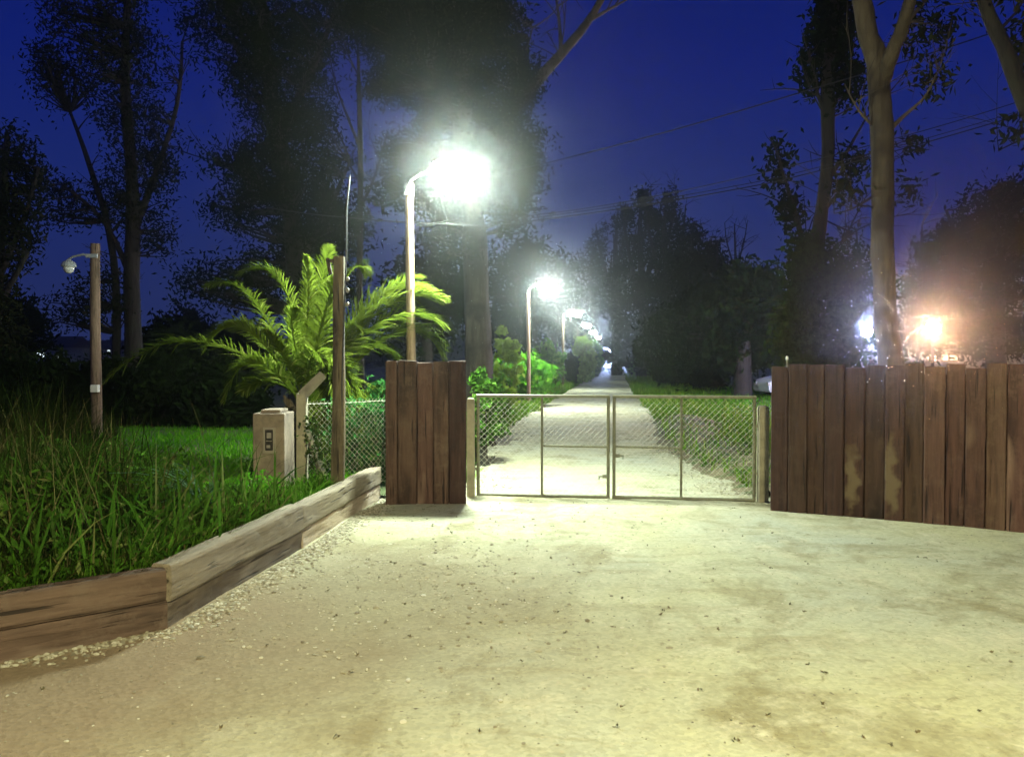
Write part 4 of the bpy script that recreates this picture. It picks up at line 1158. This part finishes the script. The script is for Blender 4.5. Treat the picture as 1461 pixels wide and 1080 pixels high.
# ------------------------------------------------------------------ the palm
def frond(base, ctrl, tip, width, rng, nl=64, twist=0.0):
    P = bez(base, ctrl, tip, 22)
    V = []; F = []
    mbr = MB(); mbr.tube(P, np.linspace(0.020, 0.004, 22), 5)
    T = np.gradient(P, axis=0); T /= np.linalg.norm(T, axis=1)[:, None]
    n = 0
    for side in (-1, 1):
        for i in range(nl):
            s = 0.16 + 0.84 * (i + rng.uniform(0, 1)) / nl
            f = s * 21; j = min(20, int(f)); u = f - j
            p = P[j] * (1 - u) + P[j+1] * u; tg = T[j] * (1 - u) + T[j+1] * u
            up = np.array((0, 0, 1.0)); sd = np.cross(tg, up)
            if np.linalg.norm(sd) < 0.2: sd = np.array((1.0, 0.3, 0))
            sd /= np.linalg.norm(sd); nu = np.cross(sd, tg)
            ca, sa = math.cos(twist), math.sin(twist)
            sd2 = sd * ca + nu * sa; nu2 = nu * ca - sd * sa
            l = width * math.sin(math.pi * min(1, 0.18 + 0.80 * s)) ** 0.7 * rng.uniform(0.8, 1.15) + 0.03
            d = sd2 * side * (0.75 - 0.25 * s) + tg * (0.55 + 0.5 * s) + nu2 * (0.22 + rng.normal() * 0.17)
            d /= np.linalg.norm(d)
            w = 0.0125
            wv = np.cross(d, nu2); wv /= np.linalg.norm(wv) + 1e-6
            q1 = p + d * l * 0.5 + np.array((0, 0, -0.02 * l)); q2 = p + d * l + np.array((0, 0, -0.16 * l - 0.15 * l * rng.uniform(0, 1)))
            V += [p - wv * w * 0.5, p + wv * w * 0.5, q1 + wv * w * 0.8, q1 - wv * w * 0.8, q2 + wv * w * 0.12, q2 - wv * w * 0.12]
            F += [(n, n+1, n+2, n+3), (n+3, n+2, n+4, n+5)]
            n += 6
    mbr.addv(V, F)
    return mbr

def palm():
    rng = np.random.default_rng(5)
    C = at(436, 575, 10.1)
    base = np.array((C[0], C[1], 0.05))
    t = empty('palm', tuple(base), 'feathery date palm lit by the nearest street lamp', 'palm')
    mb = MB()
    zs = np.linspace(0, C[2] - 0.05, 14)
    mb.tube([(base[0], base[1], z) for z in zs], [0.19 + 0.03 * ((i % 2) * 2 - 1) for i in range(14)], 12, True, 0.12, rng)
    for i in range(60):
        z = rng.uniform(0.2, C[2]); a = rng.uniform(0, 6.28)
        p = np.array((base[0] + 0.17 * math.cos(a), base[1] + 0.17 * math.sin(a), z))
        mb.tube([p, p + np.array((0.10 * math.cos(a), 0.10 * math.sin(a), 0.14))], [0.03, 0.015], 5)
    build(mb, 'trunk', M['bark_palm'], t, tuple(base))
    L = [  # control px, tip px, tip depth, leaflet width
        ((424, 340, 9.9), (340, 392, 9.8), .22), ((446, 420, 9.9), (436, 366, 9.7), .20), ((345, 395, 9.9), (288, 505, 9.5), .22),
        ((350, 455, 9.6), (320, 572, 9.2), .24), ((370, 370, 10.8), (292, 410, 11.2), .26), ((270, 415, 10.4), (150, 545, 10.4), .38),
        ((540, 388, 10.4), (636, 428, 10.5), .36), ((556, 402, 10.4), (636, 466, 10.5), .36), ((590, 405, 10.4), (632, 512, 10.5), .34), ((560, 440, 10.4), (606, 478, 10.48), .34), ((520, 380, 10.45), (618, 412, 10.6), .32), ((520, 440, 10.2), (572, 520, 10.3), .30), ((500, 330, 10.6), (524, 392, 11.0), .28), ((465, 430, 9.6), (480, 395, 9.3), .26),
        ((500, 480, 9.5), (478, 660, 9.35), .28), ((478, 500, 9.4), (452, 660, 9.15), .28), ((486, 490, 9.4), (464, 668, 9.2), .28), ((520, 470, 9.8), (515, 640, 9.75), .28), ((545, 430, 10.4), (585, 470, 10.5), .34), ((540, 400, 10.6), (600, 395, 11.0), .32),
        ((500, 450, 10.0), (548, 432, 10.3), .34), ((400, 440, 9.5), (425, 440, 9.0), .20), ((410, 500, 9.5), (375, 470, 9.0), .22),
        ((480, 440, 10.4), (515, 470, 10.2), .32), ((460, 380, 10.9), (470, 350, 11.4), .28), ((380, 520, 10.2), (345, 560, 10.4), .26),
        ((470, 470, 9.7), (500, 560, 9.6), .30), ((440, 470, 9.6), (462, 520, 9.3), .26)]
    for i, (c, p, w) in enumerate(L):
        b = C + np.array((rng.normal() * 0.06, rng.normal() * 0.05, rng.uniform(-0.12, 0.06)))
        m = frond(b, at(*c), at(*p), w * 1.1, rng, 84, rng.uniform(-0.5, 0.5))
        build(m, 'frond', M['palm'], t, tuple(base))
palm()

# ------------------------------------------------------------------ grasses
def blades(P, h, w, lean, rng, curve=0.5):
    """tapered curved blades (3 segments)"""
    n = len(P)
    a = rng.uniform(0, 2 * math.pi, n)
    d = np.stack([np.cos(a), np.sin(a), np.zeros(n)], 1)
    b = np.stack([-np.sin(a), np.cos(a), np.zeros(n)], 1)
    a2 = rng.uniform(-1.2, 1.2, n)
    side = b * np.cos(a2)[:, None] + d * np.sin(a2)[:, None]
    le = lean * rng.uniform(0.1, 1.3, n)
    V = []
    for s, ws in ((0, 1.0), (0.4, 0.9), (0.75, 0.55), (1.0, 0.08)):
        off = d * (h * le * (s ** 1.0 * (1 - curve) + curve * s ** 2.2))[:, None]
        z = h * (s - 0.35 * le * s ** 2.4)
        c = P + off + np.stack([np.zeros(n), np.zeros(n), z], 1)
        V.append(c - side * (w * ws * 0.5)[:, None]); V.append(c + side * (w * ws * 0.5)[:, None])
    V = np.stack(V, 1).reshape(-1, 3)
    i0 = np.arange(n)[:, None] * 8
    F = np.concatenate([i0 + np.array([[0, 1, 3, 2]]), i0 + np.array([[2, 3, 5, 4]]), i0 + np.array([[4, 5, 7, 6]])], 0)
    return V, F

def scatter_bank(n, y0, y1, xr, rng, clump=0.0):
    P = []
    while len(P) < n:
        y = rng.uniform(y0, y1); e_ = edge_x(y) - 0.16 if y < 9.3 else -1.9
        x = e_ - (rng.uniform(0, 1) ** 1.25) * xr
        if clump and nz(x, y, 0.9, 4) < rng.uniform(-0.5, 0.15): continue
        P.append((x, y, bank_z(x, y, 0.5) - 0.01))
    return np.array(P)

def grasses():
    rng = np.random.default_rng(9)
    # tall weedy grass filling the bank on the left
    P = scatter_bank(27000, 3.2, 12.5, 8.5, rng, 1)
    # keep the lit lawn by the column clear
    keep = ~((P[:, 0] > -6.0) & (P[:, 1] > 8.6)) & ~((P[:, 0] > -2.6) & (P[:, 1] > 7.3)) 
    pxs = CX + FPX * P[:, 0] / P[:, 1]
    keep &= ~((pxs > 175 + 40 * rng.normal(size=len(P))) & (P[:, 1] > 6.7 + 0.4 * rng.normal(size=len(P))))
    dcol = np.hypot(P[:, 0] + 3.6, (P[:, 1] - 9.0) * 0.8)
    keep &= dcol > 1.3 + 0.3 * rng.normal(size=len(P))
    P = P[keep]
    ex = np.array([edge_x(y) for y in P[:, 1]]) - P[:, 0]
    h = (0.32 + 0.52 * np.clip(ex / 1.2, 0, 1)) * rng.uniform(0.45, 1.35, len(P)) * (0.75 + 0.5 * np.array([nz(p[0], p[1], 0.6, 2) for p in P]) + 0.1)
    V, F = blades(P, h, rng.uniform(0.005, 0.013, len(P)), 0.85, rng)
    props(link('tall_grass', V, F, M['grass'], None), 'tall weedy grass filling the bank behind the timber edging', 'grass', None, 'stuff')
    # seed stalks
    Q = P[rng.permutation(len(P))[:380]]
    V, F = blades(Q, rng.uniform(0.7, 1.15, len(Q)), np.full(len(Q), 0.005), 0.55, rng)
    props(link('grass_stalks', V, F, leafmat('dry_stalk', (0.085, 0.078, 0.030), (0.12, 0.105, 0.045), None, 0.2), None), 'dry pale stalks standing among the tall grass', 'grass', None, 'stuff')
    # lawn
    P = scatter_bank(64000, 7.4, 19.5, 10.5, rng)
    P = P[rng.uniform(size=len(P)) > 0.9 * smooth((P[:, 1] - 11.5) / 6.5) + 0.35 * np.array([nz(p[0], p[1], 0.8, 31) for p in P])]
    V, F = blades(P, rng.uniform(0.05, 0.13, len(P)), rng.uniform(0.008, 0.016, len(P)), 0.8, rng)
    props(link('lawn_grass', V, F, M['lawn'], None), 'short bright green lawn beside the plastered column', 'grass', None, 'stuff')
    # low green growth just behind the edging
    P = []
    for _ in range(5000):
        y = rng.uniform(3.2, 8.2); x = edge_x(y) - 0.17 - abs(rng.normal()) * 0.25
        if nz(x, y, 1.4, 8) < rng.uniform(-0.3, 0.4): continue
        P.append((x, y, bank_z(x, y, 0.5)))
    P = np.array(P)
    V, F = blades(P, rng.uniform(0.05, 0.30, len(P)), rng.uniform(0.005, 0.016, len(P)), 1.0, rng)
    props(link('edge_grass', V, F, M['edge'], None), 'low fresh green grass along the back of the timber edging', 'grass', None, 'stuff')
    # tangled broad leaved weeds through the bank
    C = []
    for _ in range(2300):
        y = rng.uniform(3.2, 9.2); x = edge_x(y) - 0.18 - 3.6 * rng.uniform() ** 1.3
        if nz(x, y, 1.2, 21) < rng.uniform(-0.4, 0.4) or (x > -2.65 and y > 7.6): continue
        hh = 0.42 * min(1, (edge_x(y) - x) / 0.9) * (0.5 if CX + FPX * x / y > 190 and y > 6.8 else 1)
        C.append((x, y, bank_z(x, y, 0.5) + 0.03 + hh * rng.uniform() ** 1.2))
    V, F = leafcloud(np.array(C), 12, 0.10, 0.075, 0.026, rng, -0.2)
    props(link('weed_cover', V, F, M['weed'], None), 'tangled low leafy weeds growing through the grass bank', 'weeds', None, 'stuff')
    P = scatter_bank(1500, 3.2, 8.6, 4.0, rng)
    P = P[~((CX + FPX * P[:, 0] / P[:, 1] > 200) & (P[:, 1] > 6.9))]
    V, F = blades(P, rng.uniform(0.35, 0.8, len(P)), rng.uniform(0.016, 0.03, len(P)), 0.9, rng)
    props(link('reed_leaves', V, F, M['weed'], None), 'broad reed like leaves arching in the grass bank', 'reeds', None, 'stuff')
    # verges of the track
    P = []
    for _ in range(26000):
        y = 9.9 + 70 * rng.uniform(0, 1) ** 2.0
        l, r = gravel_span(y)
        if rng.uniform() < 0.45:
            x = l + 0.05 - abs(rng.normal()) * 0.55
            if y < 10.6: continue
        else:
            x = r - 0.05 + abs(rng.normal()) * 1.6
            if y < 21 and x < r + 1.3 and rng.uniform() > 0.5: continue
        P.append((x, y, 0.0))
    P = np.array(P)
    sc_ = 1 + P[:, 1] / 45
    V, F = blades(P, rng.uniform(0.08, 0.30, len(P)) * np.minimum(sc_, 1.6), rng.uniform(0.010, 0.022, len(P)) * sc_, 0.7, rng)
    props(link('verge_grass', V, F, M['verge'], None), 'bright green grass on both verges of the track', 'grass', None, 'stuff')
    P = np.stack([rng.uniform(-18, -2.6, 22000), rng.uniform(12.5, 22, 22000), np.zeros(22000)], 1)
    P = P[(CX + FPX * P[:, 0] / P[:, 1] < 165) | (P[:, 1] > 18.5)]
    P[:, 2] = [bank_z(p[0], p[1], 0.5) if p[1] < 21 else 0 for p in P]
    V, F = blades(P, rng.uniform(0.12, 0.4, len(P)), rng.uniform(0.015, 0.03, len(P)), 0.7, rng)
    props(link('meadow_grass', V, F, M['grass'], None), 'dim meadow grass between the lawn and the dark bushes', 'grass', None, 'stuff')
    # field grass behind the fence on the right
    P = np.stack([rng.uniform(2.0, 22, 16000), rng.uniform(13, 45, 16000), np.zeros(16000)], 1)
    P = P[P[:, 0] > P[:, 1] * TAN + 2.6]
    V, F = blades(P, rng.uniform(0.1, 0.3, len(P)), rng.uniform(0.02, 0.04, len(P)), 0.7, rng)
    props(link('field_grass', V, F, M['lawn'], None), 'dim grass field between right verge and wood', 'grass', None, 'stuff')
grasses()

# strap-leaved clump and leafy weeds behind the edging
def strap_plant(label, p, n, h, seed, lean, mat, wid=0.028, dirx=0.0):
    rng = np.random.default_rng(seed)
    t = empty('strap_plant', tuple(p), label, 'plant')
    V = []; F = []; k = 0
    for i in range(n):
        a = rng.normal(dirx, 0.55); L = h * rng.uniform(0.7, 1.25)
        d = np.array((math.cos(a), math.sin(a), 0)); b = np.array((-d[1], d[0], 0))
        le = lean * rng.uniform(0.3, 1.3)
        for s in np.linspace(0, 1, 7):
            c = np.array(p) + d * L * le * s ** 1.6 + np.array((0, 0, L * (s - 0.45 * le * s ** 2.6)))
            w = wid * (1 - s ** 2.5) + 0.002
            V += [c - b * w / 2, c + np.array((0, 0, -0.004)), c + b * w / 2]
        for j in range(6):
            q = k + j * 3
            F += [(q, q+1, q+4, q+3), (q+1, q+2, q+5, q+4)]
        k += 21
    link('leaves', V, F, mat, t, tuple(p))
q = at(300, 745, 6.6); q[2] = 0.26
strap_plant('bluish strap leaved clump arching left in the tall grass', q, 30, 0.66, 3, 1.0, M['blue_leaf'], 0.02, 3.3)
q = at(125, 640, 9.5); q[2] = 0.2
strap_plant('dim strap leaved clump at the foot of the unlit lamp', q, 22, 0.6, 4, 0.5, M['grass'], 0.03, 0.8)
def weed(label, px, py, Y, h, r, leaf, seed, size=0.045, nc=40):
    rng = np.random.default_rng(seed)
    p = at(px, py, Y); p[2] = 0.25
    t = empty('weed_plant', tuple(p), label, 'plant', 'leafy weeds behind the timber edging')
    mb = MB(); C = []
    for i in range(nc):
        a = rng.uniform(0, 6.28); rr = r * math.sqrt(rng.uniform(0, 1)); z = h * rng.uniform(0.35, 1.0) * (1 - 0.4 * rr / r)
        c = p + np.array((rr * math.cos(a), rr * math.sin(a), z)); C.append(c); C.append(p * 0.4 + c * 0.6)
        mb.tube(bez(p + rng.normal(size=3) * 0.02, (p + c) / 2 + np.array((0, 0, 0.03)), c, 5), np.linspace(0.005, 0.0015, 5), 4, False)
    build(mb, 'stem', M['leaf_vine'], t, tuple(p))
    V, F = leafcloud(np.array(C), 9, 0.06, size, size * 0.5, rng, 0.0)
    link('foliage', V, F, leaf, t, tuple(p))
weed('feathery green weed at the foot of the plastered column', 372, 715, 7.65, 0.30, 0.20, M['leaf_bright'], 11)
weed('bushy fresh green weed just behind the middle sleepers', 320, 755, 6.6, 0.30, 0.20, M['leaf_bright'], 12)
weed('low green weed behind the joint of the nearest sleepers', 215, 815, 5.5, 0.18, 0.20, M['leaf_bright'], 13)
weed('small pale weed below the bent concrete post', 415, 700, 7.5, 0.16, 0.14, M['leaf_hedge'], 14, 0.04, 26)
weed('yellow green tall weed rising from the grass', 200, 720, 6.9, 0.6, 0.16, M['leaf_hedge'], 15, 0.04, 40)
weed('reddish brown dying weed in the grass', 243, 775, 6.0, 0.26, 0.22, leafmat('dying_leaf', (0.12, 0.07, 0.035), (0.16, 0.11, 0.05), None, 0.2), 16, 0.05, 40)

# ------------------------------------------------------------------ stones and litter on the gravel
def stones():
    rng = np.random.default_rng(31)
    bm = bmesh.new(); bmesh.ops.create_icosphere(bm, subdivisions=1, radius=1.0)
    bv = np.array([v.co[:] for v in bm.verts]); bf = np.array([[v.index for v in f.verts] for f in bm.faces]); bm.free()
    P = []; S = []
    def addp(x, y, s):
        P.append((x, y, gz(x, y, 0.5) + s * 0.15)); S.append(s)
    for _ in range(2600):                                   # along the timber edging
        y = 4.2 + 5.1 * rng.uniform(0, 1); x = edge_x(y) + 0.02 + abs(rng.normal()) * 0.12
        addp(x, y, rng.uniform(0.004, 0.016))
    for _ in range(1500):                                   # stony patch
        y = rng.normal(5.8, 1.2); x = rng.normal(-0.7, 0.75)
        if y > 2.5 and x > edge_x(y) + 0.03: addp(x, y, rng.uniform(0.003, 0.012) * (1 + 0.7 * (rng.uniform() > 0.94)))
    for _ in range(2600):                                   # all over
        y = rng.uniform(2.2, 9.4); x = rng.uniform(-2.5, 5)
        if x > edge_x(y) + 0.03 and not (y > 7.4 and x > 2.5): addp(x, y, rng.uniform(0.002, 0.008))
    for _ in range(1600):                                   # along the track edges
        y = 9.6 + 14 * rng.uniform() ** 1.6; l, r = gravel_span(y)
        x = (l + abs(rng.normal()) * 0.3) if rng.uniform() < 0.5 else (r - abs(rng.normal()) * 0.3)
        addp(x, y, rng.uniform(0.006, 0.02))
    P = np.array(P); S = np.array(S); n = len(P)
    sc3 = S[:, None] * rng.uniform(0.6, 1.4, (n, 3)) * np.array((1, 1, 0.6))
    V = (bv[None] * sc3[:, None, :] * rng.uniform(0.8, 1.2, (n, len(bv), 1))) + P[:, None, :]
    F = (bf[None] + (np.arange(n) * len(bv))[:, None, None]).reshape(-1, 3)
    props(link('gravel_stones', V.reshape(-1, 3), F, M['stones'], None), 'loose pale stones scattered over the gravel forecourt', 'stones', None, 'stuff')
    C = []
    for _ in range(170):
        y = rng.uniform(2.6, 9.2); x = rng.normal(0.4, 1.7)
        if x > edge_x(y) + 0.1 and not (y > 7.4 and x > 2.5): C.append((x, y, gz(x, y, 0.5) + 0.006))
    V, F = leafcloud(np.array(C), 3, 0.010, 0.022, 0.011, rng, 0.0, 0.15)
    V[:, 2] = np.clip(V[:, 2], 0.004, 0.03)
    props(link('leaf_litter', V, F, M['litter'], None), 'dark fallen leaves and twigs strewn on the gravel', 'leaf litter', None, 'stuff')
stones()

# ------------------------------------------------------------------ far things: white car, houses
def car(loc, rz):
    t = empty('parked_car', loc, 'white parked car half hidden by the plank fence', 'car')
    t.rotation_euler.z = rz
    prof = [(-2.1, .35), (-2.12, .75), (-1.95, .95), (-1.55, 1.02), (-1.0, 1.38), (0.35, 1.42), (1.05, 1.02), (1.95, .86), (2.12, .65), (2.1, .35)]
    bm = bmesh.new()
    A = [bm.verts.new((x, -0.82 + (0.10 if z > 1.1 else 0), z)) for x, z in prof]; B = [bm.verts.new((x, 0.82 - (0.10 if z > 1.1 else 0), z)) for x, z in prof]
    n = len(prof)
    for i in range(n):
        k = (i + 1) % n; bm.faces.new((A[i], A[k], B[k], B[i]))
    bm.faces.new(A[::-1]); bm.faces.new(B)
    bmesh.ops.recalc_face_normals(bm, faces=bm.faces)
    bmesh.ops.bevel(bm, geom=list(bm.edges), offset=0.05, segments=2, affect='EDGES')
    me = bpy.data.meshes.new('body'); bm.to_mesh(me); bm.free(); me.materials.append(M['car_white'])
    put('body', me, t, (0, 0, 0))
    mb = MB()
    for s in (-1, 1):
        y = s * 0.775
        V = [(-1.25, y, 1.06), (0.72, y, 1.06), (0.28, s * 0.735, 1.33), (-0.95, s * 0.735, 1.33)]
        V2 = [(x, yy + s * 0.012, z) for x, yy, z in V]
        mb.addv(V + V2, [(0,1,2,3),(4,5,6,7),(0,1,5,4),(1,2,6,5),(2,3,7,6),(3,0,4,7)])
    build(mb, 'side_windows', M['car_glass'], t)
    for x in (-1.3, 1.3):
        for s in (-1, 1):
            mb = MB(); mb.lathe((x, s * 0.74, 0.31), [(0.2, -0.1), (0.31, -0.08), (0.31, 0.08), (0.2, 0.1)], 18, rotx(math.pi / 2)); w = build(mb, 'wheel', M['rubber'], t)
            mb = MB(); mb.lathe((x, s * 0.75, 0.31), [(0.19, -0.11), (0.19, 0.11)], 14, rotx(math.pi / 2)); build(mb, 'rim', M['metal_grey'], w)
    mb = MB()
    for s in (-1, 1): mb.box((2.08, s * 0.6, 0.66), (0.08, 0.26, 0.12))
    build(mb, 'headlight', M['white_plastic'], t)
q = at(1158, 530, 33)
car((q[0], 33, -0.05), math.radians(186))

def house(loc, w, d, h, label, wins, glass, rz=0.0):
    t = empty('house', loc, label, 'house'); t.rotation_euler.z = rz
    mb = MB(); mb.box((0, 0, h / 2), (w, d, h)); build(mb, 'wall', M['house_wall'], t)
    mb = MB()
    mb.addv([(-w/2-.3, -d/2-.3, h+.003), (w/2+.3, -d/2-.3, h+.003), (w/2+.3, d/2+.3, h+.003), (-w/2-.3, d/2+.3, h+.003), (-w/2-.3, 0, h + d * 0.28), (w/2+.3, 0, h + d * 0.28)],
            [(0,1,5,4), (2,3,4,5), (0,4,3), (1,2,5), (3,2,1,0)])
    build(mb, 'roof', M['roof'], t)
    for (x, z, ww, hh_, on) in wins:
        mb = MB(); mb.box((x, -d/2 - 0.03, z), (ww + 0.2, 0.06, hh_ + 0.2)); f = build(mb, 'window', M['plaster_frame'], t)
        mb = MB(); mb.box((x, -d/2 - 0.065, z), (ww, 0.02, hh_)); build(mb, 'pane', glass if on else M['car_glass'], f)
    return t
q = at(1290, 510, 46)
house((q[0], 46, 0), 7.0, 5.0, 2.5, 'dark low house behind the pale trunk with small lit windows',
      [(-2.0, 1.62, .5, .3, 1), (0.25, 1.65, .45, .32, 1), (0.95, 1.68, .25, .3, 1), (1.4, 1.66, .4, .24, 1)], M['window_lit'])
q = at(72, 497, 120)
house((q[0], 120, 0), 9.0, 6.0, 3.2, 'pale distant building left of the unlit lamp', [(-2.6, 2.0, .8, .5, 0), (0.3, 2.05, 1.0, .8, 1), (3.0, 2.0, .5, .5, 1)], M['window_cool'])
q = at(160, 500, 125)
house((q[0], 125, 0), 7.0, 5.0, 3.0, 'distant dark house with two tiny lit windows beside the unlit lamp pole', [(-0.9, 2.6, .45, .6, 1), (0.75, 2.6, .35, .6, 1), (-2.6, 2.4, .5, .5, 1)], M['window_cool'])

# ------------------------------------------------------------------ added air volume, standing in for lens bloom round the lamps
def bloom_haze():
    m = bpy.data.materials.new('bloom_haze'); m.use_nodes = True
    nt = m.node_tree; nt.nodes.clear()
    out = nt.nodes.new('ShaderNodeOutputMaterial'); pv = nt.nodes.new('ShaderNodeVolumePrincipled')
    pv.inputs['Color'].default_value = (0.94, 0.97, 1.0, 1)
    pv.inputs['Density'].default_value = BLOOM_D
    pv.inputs['Anisotropy'].default_value = BLOOM_G
    nt.links.new(pv.outputs[0], out.inputs['Volume'])
    mb = MB(); mb.box((0, 175, 24.0), (560, 480, 52.0))
    o = build(mb, 'bloom_haze', m)
    props(o, 'thin night haze glowing round the lamps', 'bloom_haze', None, 'stuff')
bloom_haze()
